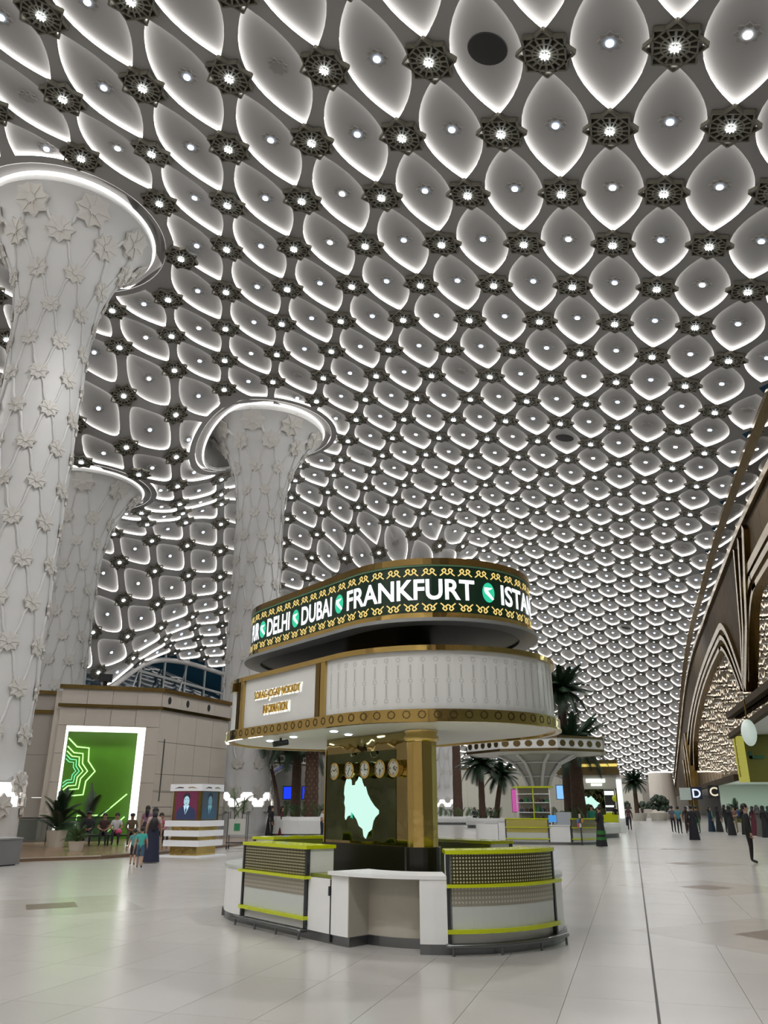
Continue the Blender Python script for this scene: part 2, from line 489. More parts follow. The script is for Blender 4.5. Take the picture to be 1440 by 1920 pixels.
for mb_, nm_, mt_ in ((rest_p, 'petal_panel_field', M_PANEL), (rest_c, 'cove_light_field', M_COVE), (rest_b, 'bulb_field', M_LAMPBLUE), (rest_r, 'speaker_grille_field', M_HOLE)):
    if mb_.v: tag(mb_.build(nm_, mt_, ceiling), kind='stuff')
# ------------------------------------------------------------------ star lamps
def star_mesh():
    b = MB(); z0 = -0.10
    for a0, R in ((0, 0.84), (pi / 4, 0.86)):
        pts = [(R * cos(a0 + pi / 4 + pi / 2 * k), R * sin(a0 + pi / 4 + pi / 2 * k), z0) for k in range(4)]
        for k in range(4): b.bar(pts[k], pts[(k + 1) % 4], 0.055, 0.15)
    for k in range(8):
        t = pi / 8 + pi / 4 * k
        b.bar((0.12 * cos(t), 0.12 * sin(t), z0), (0.60 * cos(t), 0.60 * sin(t), z0), 0.06, 0.13)
        t2 = pi / 4 * k
        b.bar((0.14 * cos(t2), 0.14 * sin(t2), z0), (0.58 * cos(t2), 0.58 * sin(t2), z0), 0.075, 0.13)
    o8 = [(0.40 * cos(pi / 8 + pi / 4 * k), 0.40 * sin(pi / 8 + pi / 4 * k), z0) for k in range(8)]
    for k in range(8): b.bar(o8[k], o8[(k + 1) % 8], 0.05, 0.12)
    return b.mesh('star_lattice', M_STAR)
ME_STAR = star_mesh()
sb_ = MB(); sb_.prism([(-.58, -.58), (.58, -.58), (.58, .58), (-.58, .58)], -0.03, 0.01); ME_SBACK = sb_.mesh('backing_plate', M_STARBACK)
lb_ = MB(); lb_.prism(star_poly(8, 0.15, 0.05, 0.0), -0.24, -0.19); lb_.lathe([(0.001, -0.26), (0.05, -0.25), (0.065, -0.2)], 10); ME_SLAMP = lb_.mesh('lamp', M_LAMP)
stars.sort(key=dist)
far_l, far_k, far_b = MB(), MB(), MB()
def spot(name, loc, power, size, blend=0.8, col=(1, 0.98, 0.965), rad=0.12, parent=None):
    l = bpy.data.lights.new(name, 'SPOT'); l.energy = power; l.spot_size = size; l.spot_blend = blend
    l.color = col; l.shadow_soft_size = rad
    o = bpy.data.objects.new(name, l); link(o, parent); o.location = loc
    return o
STAR_W = 3300.0
nst = 0
for (x, y) in stars:
    nn = nrm(x, y); c = Vector((x, y, zs(x, y)))
    M = frame(c, nn)
    if nst < 300 and in_view(x, y):
        e = bpy.data.objects.new('star_lamp', None); link(e); e.matrix_basis = M; e.empty_display_size = 0.2
        tag(e, 'dark bronze eight-pointed lattice star with a bright lamp, one of many across the vault', 'ceiling lamp', 'star lamps across the ceiling vault')
        obj('star_lattice', ME_STAR, e); obj('backing_plate', ME_SBACK, e); obj('lamp', ME_SLAMP, e)
        nst += 1
    else:
        far_l.prism(star_poly(8, 0.74, 0.56), -0.14, 0.0, M)
        far_b.add([M @ Vector((0.11 * cos(t), 0.11 * sin(t), -0.17)) for t in [pi / 3 * k for k in range(6)]], [(5, 4, 3, 2, 1, 0)])
fs_ = far_l.build('star_lattice_field', M_STARBACK, ceiling); tag(fs_, kind='stuff')
tag(far_b.build('star_bulb_field', M_LAMP, ceiling), kind='stuff')
# the downlights' own light: one beam for each block of star lamps
for jx in range(-15, 52, 8):
    for ix in range(-23, 3, 7):
        x, y = xi(ix + ((jx + 15) // 8 % 2) * 3), yj(jx)
        if min(hypot(x - c[0], y - c[1]) - c[2] for c in COLS) < 0.5: continue
        spot('star_beam', (x, y, zs(x, y) - 0.35), STAR_W, radians(145), 0.5, rad=0.25, parent=ceiling)
# ------------------------------------------------------------------ floor
M_FLOOR = mat('polished_floor', (0.54, 0.522, 0.49), 0.24, noise=0.05, nscale=0.7, spec=0.55)
def floor_mat():
    m = M_FLOOR; nt = m.node_tree; b = nt.nodes['Principled BSDF']
    mx = [n for n in nt.nodes if n.type == 'MIX'][0]
    tc = [n for n in nt.nodes if n.type == 'TEX_COORD'][0]
    br = nt.nodes.new('ShaderNodeTexBrick')
    br.inputs['Color1'].default_value = (1, 1, 1, 1); br.inputs['Color2'].default_value = (0.95, 0.95, 0.95, 1)
    br.inputs['Mortar'].default_value = (0.84, 0.83, 0.82, 1)
    br.inputs['Scale'].default_value = 1.0; br.inputs['Mortar Size'].default_value = 0.004
    br.inputs['Brick Width'].default_value = 1.58; br.inputs['Row Height'].default_value = 0.79
    mp = nt.nodes.new('ShaderNodeMapping'); mp.inputs['Rotation'].default_value = (0, 0, pi / 2)
    nt.links.new(tc.outputs['Object'], mp.inputs['Vector']); nt.links.new(mp.outputs[0], br.inputs['Vector'])
    mu = nt.nodes.new('ShaderNodeMix'); mu.data_type = 'RGBA'; mu.blend_type = 'MULTIPLY'; mu.inputs[0].default_value = 1
    nt.links.new(mx.outputs[2], mu.inputs[6]); nt.links.new(br.outputs['Color'], mu.inputs[7])
    nt.links.new(mu.outputs[2], b.inputs['Base Color'])
floor_mat()
M_TILE = mat('floor_tile', (0.54, 0.522, 0.49), 0.23, noise=0.06, nscale=0.9, spec=0.55)
M_TILE2 = mat('floor_tile_pale', (0.56, 0.542, 0.51), 0.22, noise=0.06, nscale=0.9, spec=0.55)
M_JOINT = mat('dark_joint', (0.06, 0.055, 0.05), 0.6)
M_INSET = mat('brown_inset', (0.17, 0.125, 0.09), 0.3, noise=0.2, nscale=6)
M_INSETP = mat('beige_inset', (0.50, 0.475, 0.44), 0.2, noise=0.08, nscale=3)
fl = MB(); fl.bb(-60, 30, -36, 230, -0.3, -0.012); floor = fl.build('floor', M_FLOOR)
tag(floor, 'polished pale stone floor reflecting the lights', kind='structure')
TX, TY = 0.79, 1.58
tm = [MB(), MB()]
for q in tm:
    g = 0.0014; x, y = TX / 2 - g, TY / 2 - g
    q.add([(-x, -y, -0.012), (x, -y, -0.012), (x, y, -0.012), (-x, y, -0.012), (-x + .001, -y + .001, 0), (x - .001, -y + .001, 0), (x - .001, y - .001, 0), (-x + .001, y - .001, 0)],
          [(4, 5, 6, 7), (0, 1, 5, 4), (1, 2, 6, 5), (2, 3, 7, 6), (3, 0, 4, 7)])
TM = [tm[0].mesh('floor_tile', M_TILE), tm[1].mesh('floor_tile', M_TILE2)]
rest_t = MB()
cand = []
for a in range(-24, 14):
    for b in range(0, 24):
        x = 0.03 + TX * (a + 0.5); y = 2.0 + TY * (b + 0.5)
        cand.append((hypot(x, y), x, y))
cand.sort(); cnt = 0
for d, x, y in cand:
    c_, s_ = cos(YAW), sin(YAW); xc, yc = x * c_ + y * s_, -x * s_ + y * c_
    if yc > 5.2 and abs(xc) < 0.52 * yc + 0.6 and cnt < 300:
        obj('floor_tile', TM[random.random() < 0.4], floor, (x, y, 0)); cnt += 1
    else:
        g = 0.0014; X, Y = TX / 2 - g, TY / 2 - g
        rest_t.add([(x - X, y - Y, 0), (x + X, y - Y, 0), (x + X, y + Y, 0), (x - X, y + Y, 0)], [(0, 1, 2, 3)])
# floor continues beyond as one polished sheet
for (x0, x1, y0, y1) in ((-60, 0.03 - 24 * TX, -36, 230), (0.03 + 14 * TX, 30, -36, 230), (0.03 - 24 * TX, 0.03 + 14 * TX, -36, 2.0), (0.03 - 24 * TX, 0.03 + 14 * TX, 2 + 24 * TY, 230)):
    rest_t.add([(x0, y0, 0), (x1, y0, 0), (x1, y1, 0), (x0, y1, 0)], [(0, 1, 2, 3)])
tag(rest_t.build('tile_field', M_FLOOR, floor), kind='stuff')
jb = MB(); jb.bb(0.018, 0.042, -20, 150, 0.0005, 0.0025); jb.build('expansion_joint', M_JOINT, floor)
for (x, y) in ((1.35, 19.67), (1.68, 12.74), (-9.93, 12.81), (1.3, 27.5), (1.3, 36.5)):
    q = MB(); q.add([(x - 1.9, y, .001), (x, y - 1.9, .001), (x + 1.9, y, .001), (x, y + 1.9, .001)], [(0, 1, 2, 3)]); q.build('beige_inset', M_INSETP, floor)
    q = MB(); q.add([(x - .55, y, .002), (x, y - .62, .002), (x + .55, y, .002), (x, y + .62, .002)], [(0, 1, 2, 3)]); q.build('brown_inset', M_INSET, floor)
# ------------------------------------------------------------------ patterned columns
med = MB(); med.prism(star_poly(8, 0.40, 0.30), 0.0, 0.085)
for k in range(8):
    t = pi / 4 * k; med.bar((0.05 * cos(t), 0.05 * sin(t), 0.09), (0.34 * cos(t), 0.34 * sin(t), 0.09), 0.035, 0.03)
med.prism(star_poly(8, 0.12, 0.08, pi / 8), 0.08, 0.125)
ME_MED = med.mesh('star_medallion', M_RELIEF)
def column(cx, cy, R, label, detail=True):
    zt = zs(cx, cy); Ri = R - 0.62
    rt = empty('patterned_column', (cx, cy, 0), 0, label, 'column', 'tall white columns with star relief')
    FL = 7.2
    def rad(z):
        base = 1.66 - 0.10 * min(1, max(0, z / 18))
        if z > zt - FL:
            u = (z - (zt - FL)) / FL; return base + (Ri - base) * (0.08 * u + 0.92 * u ** 3.0)
        return base
    b = MB(); prof = [(1.55, 2.44), (1.70, 2.45)]
    z = 2.5
    while z < zt - 0.35: prof.append((rad(z), z)); z += 0.9 if z < zt - FL else 0.3
    prof.append((Ri, zt - 0.3))
    ks = [q for q in prof if q[1] <= zt - 5.2]; kc = [ks[-1]] + [q for q in prof if q[1] > zt - 5.2]
    b.lathe(ks, 48); b.build('shaft', M_WHITE, rt, smooth=True)
    b = MB(); b.lathe(kc, 48); b.build('capital', M_WHITE, rt, smooth=True)
    p = MB(); p.lathe([(1.80, 0), (1.80, 0.12), (1.76, 0.14), (1.76, 1.62), (1.5, 1.63)], 48); p.build('plinth', M_WHITE, rt, smooth=False)
    g = MB(); g.lathe([(1.60, 1.63), (1.60, 2.46)], 48); g.build('light_band', M_RING, rt, smooth=True)
    # scalloped lower edge with star cut-outs in front of the light band
    N = 8
    for k in range(N):
        for (zz, of, sc) in ((2.42, 0, 1.1), (1.66, 0.5, 1.05)):
            t = 2 * pi * (k + of) / N + 0.2
            o = obj('star_medallion', ME_MED, rt)
            rr = 1.72 if zz > 2 else 1.77
            o.matrix_basis = Matrix.Translation((rr * cos(t), rr * sin(t), zz)) @ Matrix.Rotation(t, 4, 'Z') @ Matrix.Rotation(pi / 2, 4, 'Y') @ Matrix.Scale(sc, 4)
    # ring in the ceiling
    n = 64; ri_, ro_ = Ri, R; lo, hi, li, hi2 = [], [], [], []
    for k in range(n):
        t = 2 * pi * k / n; c, s = cos(t), sin(t)
        zo = zs(cx + R * c, cy + R * s)
        lo.append((R * c, R * s, zo - 0.015)); hi.append((R * c, R * s, zo + 0.18))
        zi = zo - 0.0
        li.append((Ri * c, Ri * s, zi - 0.14)); hi2.append((Ri * c, Ri * s, zi + 0.18))
    q = MB(); q.add(hi + hi2, [(k, n + k, n + (k + 1) % n, (k + 1) % n) for k in range(n)]); ro = q.build('ring_trough', M_PANEL, rt)
    q = MB(); q.add(lo + hi, [(k, n + k, n + (k + 1) % n, (k + 1) % n) for k in range(n)]); q.build('ring_light', M_RING, ro)
    q = MB(); q.tube([((Ri + .07) / Ri * x, (Ri + .07) / Ri * y, z + 0.12) for x, y, z in li], 0.075, 8, closed=True); q.build('rim_light', M_RING, ro, smooth=True)
    q = MB(); f_ = (Ri + .012) / Ri; q.add([(x * f_, y * f_, z + .15) for x, y, z in li] + [(x * f_, y * f_, z) for x, y, z in hi2], [(k, (k + 1) % n, n + (k + 1) % n, n + k) for k in range(n)]); q.build('trough_fill', M_RING, ro)  # glowing band added on the inner wall to brighten the trough
    # top skin that joins the flare to the sloping ring
    q = MB(); m2 = [(Ri * cos(2 * pi * k / n), Ri * sin(2 * pi * k / n), zt - 0.3) for k in range(n)]
    q.add(m2 + li + hi2, [(k, (k + 1) % n, n + (k + 1) % n, n + k) for k in range(n)] + [(n + k, n + (k + 1) % n, 2 * n + (k + 1) % n, 2 * n + k) for k in range(n)]); q.build('capital_rim', M_WHITE, rt, smooth=True)
    # relief: staggered medallions and crossing ribs
    dz = 1.62; rows = []
    z = 4.1; k = 0
    while z < zt - 0.15:
        rows.append((z, k % 2)); k += 1; z += dz if z < zt - FL else dz * 1.02
    zz_ = zt - FL
    while rad(zz_) < Ri * .84: zz_ += .02
    rows = [q_ for q_ in rows if q_[0] < zz_ - .75]; rows.append((zz_, len(rows) % 2))
    ca = atan2(-cy, -cx)
    ribs = MB()
    for a, (z, of) in enumerate(rows):
        r = rad(z); sc = min(2.3, max(1.0, r / 1.62))
        sl = (rad(min(zt - .4, z + .15)) - rad(z - .15)) / .3
        for k in range(N):
            t = 2 * pi * (k + 0.5 * of) / N + 0.2
            dt = (t - ca + pi) % (2 * pi) - pi
            if abs(dt) < 2.0:
                o = obj('star_medallion', ME_MED, rt)
                o.matrix_basis = Matrix.Translation(((r + .005) * cos(t), (r + .005) * sin(t), z)) @ Matrix.Rotation(t, 4, 'Z') @ Matrix.Rotation(pi / 2 + math.atan(sl), 4, 'Y') @ Matrix.Scale(sc, 4)
            if a + 1 < len(rows) and abs(dt) < 2.4:
                z2 = rows[a + 1][0]
                for sg in (-1, 1):
                    pts = []
                    for u in range(9):
                        f = u / 8; tt = t + sg * pi / N * (f + 0.10 * sin(2 * pi * f)); zz = z + (z2 - z) * f
                        rr = rad(zz) + 0.015; pts.append((rr * cos(tt), rr * sin(tt), zz))
                    ribs.tube(pts, 0.058 * sc, 6, cap=False)
    ribs.build('rib_lattice', M_WHITE, rt, smooth=True)
    return rt
column(*COLS[0], 'largest white star-relief column, cut by the left edge')
column(*COLS[1], 'white star-relief column standing just left of the information kiosk')
column(*COLS[2], 'shaded white star-relief column rising behind the stone building')
column(*COLS[3], 'white star-relief column hidden behind the kiosk core and sign')
column(*COLS[4], 'far white star-relief column seen right of the gold kiosk core')
# ------------------------------------------------------------------ right wall: mirror bronze with gold arches
def wavy(name, col, rough, strength, sc, dist_):
    m = mat(name, col, rough, 1.0); nt = m.node_tree; b = nt.nodes['Principled BSDF']
    tc = nt.nodes.new('ShaderNodeTexCoord'); mp = nt.nodes.new('ShaderNodeMapping'); mp.inputs['Scale'].default_value = sc
    n = nt.nodes.new('ShaderNodeTexNoise'); n.inputs['Scale'].default_value = 1.0; n.inputs['Detail'].default_value = 1.0
    bp = nt.nodes.new('ShaderNodeBump'); bp.inputs['Strength'].default_value = strength; bp.inputs['Distance'].default_value = dist_
    nt.links.new(tc.outputs['Object'], mp.inputs[0]); nt.links.new(mp.outputs[0], n.inputs['Vector'])
    nt.links.new(n.outputs['Fac'], bp.inputs['Height'])
    g = nt.nodes.new('ShaderNodeBsdfGlossy'); g.inputs['Color'].default_value = (*col, 1); g.inputs['Roughness'].default_value = rough
    nt.links.new(bp.outputs[0], g.inputs['Normal'])
    nt.links.new(g.outputs[0], [q for q in nt.nodes if q.type == 'OUTPUT_MATERIAL'][0].inputs['Surface']); nt.nodes.remove(b)
    return m
M_MIRROR = wavy('bronze_mirror', (0.42, 0.36, 0.28), 0.03, 0.05, (0.25, 0.40, 0.25), 0.5)
M_GLASSM = wavy('clear_mirror', (0.50, 0.485, 0.46), 0.03, 0.06, (0.3, 0.2, 0.2), 0.2)
M_BRONZE = mat('bronze_frame', (0.16, 0.12, 0.06), 0.3, 1.0, noise=0.2, nscale=3)
M_BRONZEP = mat('bronze_sheet', (0.05, 0.035, 0.018), 0.75, 0.0, noise=0.25, nscale=0.5, spec=0.12)
M_YG = mat('olive_panel', (0.12, 0.11, 0.006), 0.4, noise=0.08, nscale=3)
M_PALEGREEN = mat('pale_green_wall', (0.62, 0.70, 0.62), 0.5)
def gold_z(y): return zs(WALLX, y)
ys = list(range(-33, 190, 3))
def low_z(y): return 7.4 if y < 76 else 4.0
def beam_z(y): # curved beam under the ceiling rail
    return min(19.4, gold_z(y) - 3.2) if y < 84 else max(4.6, min(19.4, gold_z(y) - 3.2 + (y - 84) * 0.012))
def arch_z(y):
    if y >= 72: z = 4.2 + 12.0 * sqrt(max(0.0, 1 - ((y - 72) / 66.0) ** 2))
    elif y >= 63: z = 10 + 6.2 * sin(pi / 2 * (y - 63) / 9)
    elif y >= 54: z = 10 + 6.2 * sin(pi / 2 * (63 - y) / 9)
    else: z = 7.4 + 8.8 * sqrt(max(0.0, 1 - ((54 - y) / 66.0) ** 2))
    return min(z, beam_z(y) - .4)
wallr = empty('wall_right'); tag(wallr, 'bronze mirror wall with tall gold pointed arches along the right side', kind='structure')
def wpanel(y0, y1, f0, f1, x, m, name):
    b0, b1, t0, t1 = f0(y0), f0(y1), f1(y0), f1(y1)
    if t0 - b0 < .05 and t1 - b1 < .05: return
    q = MB(); q.add([(x, y0 + .02, b0), (x, y1 - .02, b1), (x, y1 - .02, max(b1, t1)), (x, y0 + .02, max(b0, t0))], [(0, 1, 2, 3)]); q.build(name, m, wallr)
for a in range(0, len(ys) - 1):
    y0, y1 = ys[a], ys[a + 1]
    if y1 > 184: break
    lz = (lambda y, v=low_z((y0 + y1) / 2): v)
    wpanel(y0, y1, lz, arch_z, WALLX, M_MIRROR, 'mirror_panel')
    wpanel(y0, y1, lambda y: max(low_z(y), arch_z(y)), beam_z, WALLX - .03, M_BRONZEP, 'bronze_panel')
    wpanel(y0, y1, beam_z, gold_z, WALLX, M_GLASSM, 'glass_panel')
back = MB(); back.bb(WALLX + .08, WALLX + .3, -33, 76, 7.4, 21); back.bb(WALLX + .08, WALLX + .3, 76, 184, 4, 20); back.build('wall_backing', M_BRONZE, wallr)
def sweep(path, wd, th, m, name, parent=wallr):
    q = MB()
    for k in range(len(path) - 1): q.bar(path[k], path[k + 1], wd, th, up=(1, 0, 0))
    return q.build(name, m, parent)
X = WALLX - 0.14
sweep([(X, y, gold_z(y) - 0.12) for y in ys if y < 186], 0.28, 0.3, M_GOLDDK, 'ceiling_rail')
sweep([(X, y, beam_z(y)) for y in ys if y < 184], 0.42, 0.34, M_GOLDDK, 'curved_beam')
yy = [54 + .75 * k for k in range(0, 113)]
for sc_, of_, wd in ((1.0, 0.0, .55), (.88, 1.2, .4), (.76, 2.4, .34)):
    pth = []
    for y in [63 + k * .9 for k in range(0, 83)]:
        yq = 63 + of_ + (y - 63) * (sc_ if y > 72 else 1.0)
        z = arch_z(y); pth.append((X, yq, 10 + (z - 10) * (1 if y < 63 else sc_) if z > 10 else z))
    sweep(pth, wd, .34, M_GOLDDK, 'arch_rib')
    pth = [(X, 126 - a_[1], max(7.4, a_[2])) for a_ in pth]
    sweep([a_ for a_ in pth if a_[1] > 0], wd, .34, M_GOLDDK, 'arch_rib')
for (yb, yt, w_) in ((62.2, 52.0, .7), (63.2, 54.5, .5), (63.4, 57.0, .45)): sweep([(X - .06, yb, 9.7), (X - .06, yb - (yb - yt) * .5, 13.2), (X - .06, yt, 18.6)], w_, .4, M_GOLDDK, 'mullion')
sweep([(X - .2, 40, 8.3), (X - .2, 74, 8.9)], 0.45, 0.5, M_BRONZEP, 'cross_beam')
sweep([(X - .1, 76, 4.0), (X - .1, 184, 4.0)], 0.5, 0.5, M_BRONZEP, 'lintel'); sweep([(X - .1, -33, 7.4), (X - .1, 76, 7.4)], 0.4, 0.4, M_BRONZEP, 'lintel')
for y in (128, 133, 139): sweep([(X - .1, y, 0), (X - .1, y + .5, 12 - (y - 128) * .3)], 0.9, 0.6, M_GOLDDK, 'gold_post')
q = MB(); q.bb(WALLX, 22, 76.1, 76.5, 3.6, 7.6); yo = q.build('olive_panel', M_YG, wallr)
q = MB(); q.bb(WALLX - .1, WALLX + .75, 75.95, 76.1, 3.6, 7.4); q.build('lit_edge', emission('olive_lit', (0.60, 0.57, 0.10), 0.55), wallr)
q = MB(); q.bb(WALLX + 1.0, WALLX + 2.2, 76.0, 76.1, 5.5, 5.75); q.bb(WALLX + 1.0, WALLX + 1.25, 76.0, 76.1, 5.5, 6.1); q.build('arrow_mark', mat('mark_green', (0.02, 0.10, 0.05), 0.5), wallr)
q = MB(); q.bb(22, 22.2, -33, 186, 0, 7.6); wb = q.build('wall_check_in', M_PALEGREEN); tag(wb, 'pale green back wall of the check-in hall', kind='structure')
q = MB(); q.bb(WALLX, 22.2, 76.5, 186, 3.9, 4.1); q.bb(WALLX, 22.2, -33, 76.5, 7.5, 7.7); so = q.build('ceiling_check_in', M_WHITE); tag(so, 'low white soffit over the check-in hall', kind='structure')
q = MB(); q.bb(WALLX + .3, 22, 98, 98.2, 0, 3.9); wc = q.build('wall_cross', M_PALEGREEN); tag(wc, 'pale lit cross wall at the back of the check-in hall', kind='structure')
def area(name, loc, sx, sy, power, col=(1, 1, 1), rot=(0, 0, 0), parent=None):
    l = bpy.data.lights.new(name, 'AREA'); l.shape = 'RECTANGLE'; l.size = sx; l.size_y = sy; l.energy = power; l.color = col
    o = bpy.data.objects.new(name, l); link(o, parent); o.location = loc; o.rotation_euler = rot
    return o
for y in range(84, 98, 7): area('soffit_light', (13.5, y, 3.85), 6.0, 3.0, 330, (0.80, 1.0, 0.88), parent=so)
for y in range(30, 75, 14): area('soffit_light', (15.5, y, 7.4), 4.0, 4.0, 260, (0.85, 1.0, 0.9), parent=so)
q = MB(); q.bb(-60, 20, -35, -34.5, 0, 32); wk = q.build('wall_back', M_STONE); tag(wk, 'stone wall behind the viewer', kind='structure')
q = MB(); q.bb(-53, -52.6, -35, 23.5, 0, 30); wj = q.build('wall_left_rear', M_STONE); tag(wj, 'stone wall closing the hall on the left behind the viewer', kind='structure')
# far end wall
q = MB(); q.bb(-60, 20, 192, 192.5, 0, 14); we = q.build('wall_end', M_STONEDK); tag(we, 'stone wall closing the far end of the hall', kind='structure')
# ------------------------------------------------------------------ left outer glass wall
M_PANE = mat('night_glass', (0.008, 0.035, 0.06), 0.04, spec=0.3)
M_MULL = mat('white_mullion', (0.66, 0.68, 0.68), 0.4)
wl = empty('wall_left'); tag(wl, 'dark night-time glass curtain wall with white mullions behind the columns', kind='structure')
pm = MB(); pm.bb(-0.03, 0.03, 0.04, 4.76, 0.04, 3.96); ME_PANE = pm.mesh('window_pane', M_PANE)
for a in range(0, 17):
    for b in range(1, 7): obj('window_pane', ME_PANE, wl, (-52, 24 + 4.8 * a, 4.0 * b))
for a in range(0, 18): q = MB(); q.bb(-51.98, -51.8, 24 + 4.8 * a - .11, 24 + 4.8 * a + .11, 0, 28); q.build('mullion', M_MULL, wl)
for b in range(1, 8): q = MB(); q.bb(-51.95, -51.7, 24, 105.6, 4.0 * b - .13, 4.0 * b + .13); q.build('transom', M_MULL, wl)
for a in range(3):
    q = MB(); q.tube([(-49.5, 60 + 9 * a, 6), (-50.5, 68 + 9 * a, 22)], 0.09, 8); q.build('brace', M_MULL, wl)
# outer rim beam along the falling edge of the vault
xe = xi(I_MIN)
q = MB(); q.tube([(xe + .1, y, zs(xe, y) + 0.05) for y in [yj(J_MIN) + k * 1.5 for k in range(0, 120)]], 0.28, 8); q.build('vault_edge_beam', M_CEIL, ceiling, smooth=True)
# ================================================================== information kiosk
M_KW = mat('kiosk_white', (0.86, 0.87, 0.86), 0.3, noise=0.02, nscale=4)
M_KCREAM = mat('kiosk_cream', (0.46, 0.43, 0.36), 0.4)
M_LIME = mat('lime_acrylic', (0.58, 0.66, 0.0), 0.25, coat=0.3)
M_OLIVE = mat('olive_acrylic', (0.16, 0.19, 0.02), 0.35)
M_STEEL = mat('brushed_steel', (0.20, 0.21, 0.22), 0.32, 1.0)
M_DSTEEL = mat('dark_steel', (0.07, 0.075, 0.08), 0.35, 0.8)
M_BLACK = mat('gloss_black', (0.008, 0.007, 0.004), 0.25)
M_BLACKM = mat('matt_black', (0.012, 0.012, 0.014), 0.5)
M_FASCIA = mat('fascia_glass', (0.74, 0.75, 0.72), 0.25, noise=0.05, nscale=1.5)
M_LEDBG = mat('led_screen', (0.004, 0.02, 0.010), 0.25, emit=(0.0, 0.055, 0.022), estr=0.08)
M_LEDW = emission('led_white', (0.93, 0.95, 1.0), 1.6)
M_LEDG = emission('led_gold', (1.0, 0.72, 0.22), 0.95)
M_LEDGRN = emission('led_green', (0.02, 0.62, 0.34), 0.95)
M_GREYLIP = mat('grey_lip', (0.30, 0.31, 0.31), 0.4, 0.3)
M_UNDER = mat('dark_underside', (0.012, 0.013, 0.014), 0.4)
M_SOFFIT = mat('soffit_white', (0.72, 0.72, 0.66), 0.4)
M_HALO = emission('sign_halo', (1.0, 0.97, 0.88), 1.5)
M_CORE = mat('gold_mirror', (0.30, 0.235, 0.10), 0.06, 1.0, noise=0.35, nscale=0.9, bump=0.10, bscale=1.6)
M_COREDK = mat('green_mirror', (0.075, 0.085, 0.04), 0.04, 1.0, noise=0.7, nscale=1.3, bump=0.45, bscale=1.1)
KA = radians(145); AX = Vector((cos(KA), sin(KA))); NX = Vector((-AX[1], AX[0]))
KC1 = Vector((-2.75, 11.75)); KL = 2.6
class Stadium:
    def __init__(s, c1, ax, L): s.c1 = Vector(c1); s.a = Vector(ax); s.n = Vector((-ax[1], ax[0])); s.L = L
    def per(s, R): return 2 * s.L + 2 * pi * R
    def pos(s, u, R, RR=None):
        """u: arc length at radius R (0 = near right tangent point, + goes right round the end, - goes left)"""
        RR = R if RR is None else RR
        P = s.per(R); u = u % P; a, n, c1, L = s.a, s.n, s.c1, s.L
        if u <= pi * R: th = u / R; d = n * cos(th) - a * sin(th); return c1 + d * RR, d
        u -= pi * R
        if u <= L: return c1 + a * u - n * RR, -n
        u -= L
        if u <= pi * R: th = u / R; d = -n * cos(th) + a * sin(th); return c1 + a * L + d * RR, d
        u -= pi * R
        return c1 + a * (L - u) + n * RR, n
KS = Stadium(KC1, AX, KL)
def band(S, u0, u1, R, r0, r1, z0, z1, name, m, parent, step=0.12, caps=True, smooth=False, uv=False):
    """solid swept along the perimeter from u0 to u1 between radii r0..r1 and heights z0..z1 (z may be callables)"""
    closed = u1 is None
    if closed: u0, u1 = 0.0, S.per(R)
    n = max(2, int((u1 - u0) / step)); b = MB()
    K = n if closed else n + 1
    vs = []
    for k in range(K):
        u = u0 + (u1 - u0) * k / n
        for (r, z) in ((r0, z0), (r1, z0), (r1, z1), (r0, z1)):
            p, d = S.pos(u, R, r); vs.append((p[0], p[1], z))
    fs = []
    for k in range(n):
        a, c = 4 * k, 4 * ((k + 1) % K)
        for q in range(4): fs.append((a + q, c + q, c + (q + 1) % 4, a + (q + 1) % 4))
    if not closed: fs += [(0, 1, 2, 3), tuple(4 * n + q for q in (3, 2, 1, 0))]
    b.add(vs, fs)
    o = b.build(name, m, parent, smooth=smooth)
    if uv:
        me = o.data; ul = me.uv_layers.new(name='UVMap')
        us = [u0 + (u1 - u0) * k / n for k in range(K) for _ in range(4)]
        for l in me.loops: ul.data[l.index].uv = (us[l.vertex_index], me.vertices[l.vertex_index].co.z)
    return o
def disk(S, R, r, z, name, m, parent, up=False, step=0.15):
    b = MB(); n = int(S.per(R) / step); vs = []
    for k in range(n):
        p, d = S.pos(S.per(R) * k / n, R, r); vs.append((p[0], p[1], z))
    b.add(vs, [tuple(range(n)) if not up else tuple(range(n - 1, -1, -1))]); return b.build(name, m, parent)
def dots_mat(name, bgc, fgc, su, sv, r):
    m = mat(name, bgc, 0.35, 0.4); nt = m.node_tree; b = nt.nodes['Principled BSDF']
    uv = nt.nodes.new('ShaderNodeUVMap'); mp = nt.nodes.new('ShaderNodeMapping'); mp.inputs['Scale'].default_value = (su, sv, 1)
    mp.inputs['Rotation'].default_value = (0, 0, 0)
    vo = nt.nodes.new('ShaderNodeTexVoronoi'); vo.inputs['Randomness'].default_value = 0.0; vo.inputs['Scale'].default_value = 1.0; vo.voronoi_dimensions = '2D'
    lt = nt.nodes.new('ShaderNodeMath'); lt.operation = 'LESS_THAN'; lt.inputs[1].default_value = r
    mx = nt.nodes.new('ShaderNodeMix'); mx.data_type = 'RGBA'; mx.inputs[6].default_value = (*bgc, 1); mx.inputs[7].default_value = (*fgc, 1)
    nt.links.new(uv.outputs[0], mp.inputs[0]); nt.links.new(mp.outputs[0], vo.inputs['Vector'])
    nt.links.new(vo.outputs['Distance'], lt.inputs[0]); nt.links.new(lt.outputs[0], mx.inputs[0]); nt.links.new(mx.outputs[2], b.inputs['Base Color'])
    return m
M_PERF = dots_mat('perforated_bronze', (0.06, 0.052, 0.018), (0.66, 0.63, 0.42), 26, 26, 0.29)
M_PERF2 = dots_mat('perforated_pale', (0.36, 0.33, 0.27), (0.55, 0.53, 0.46), 24, 20, 0.30)
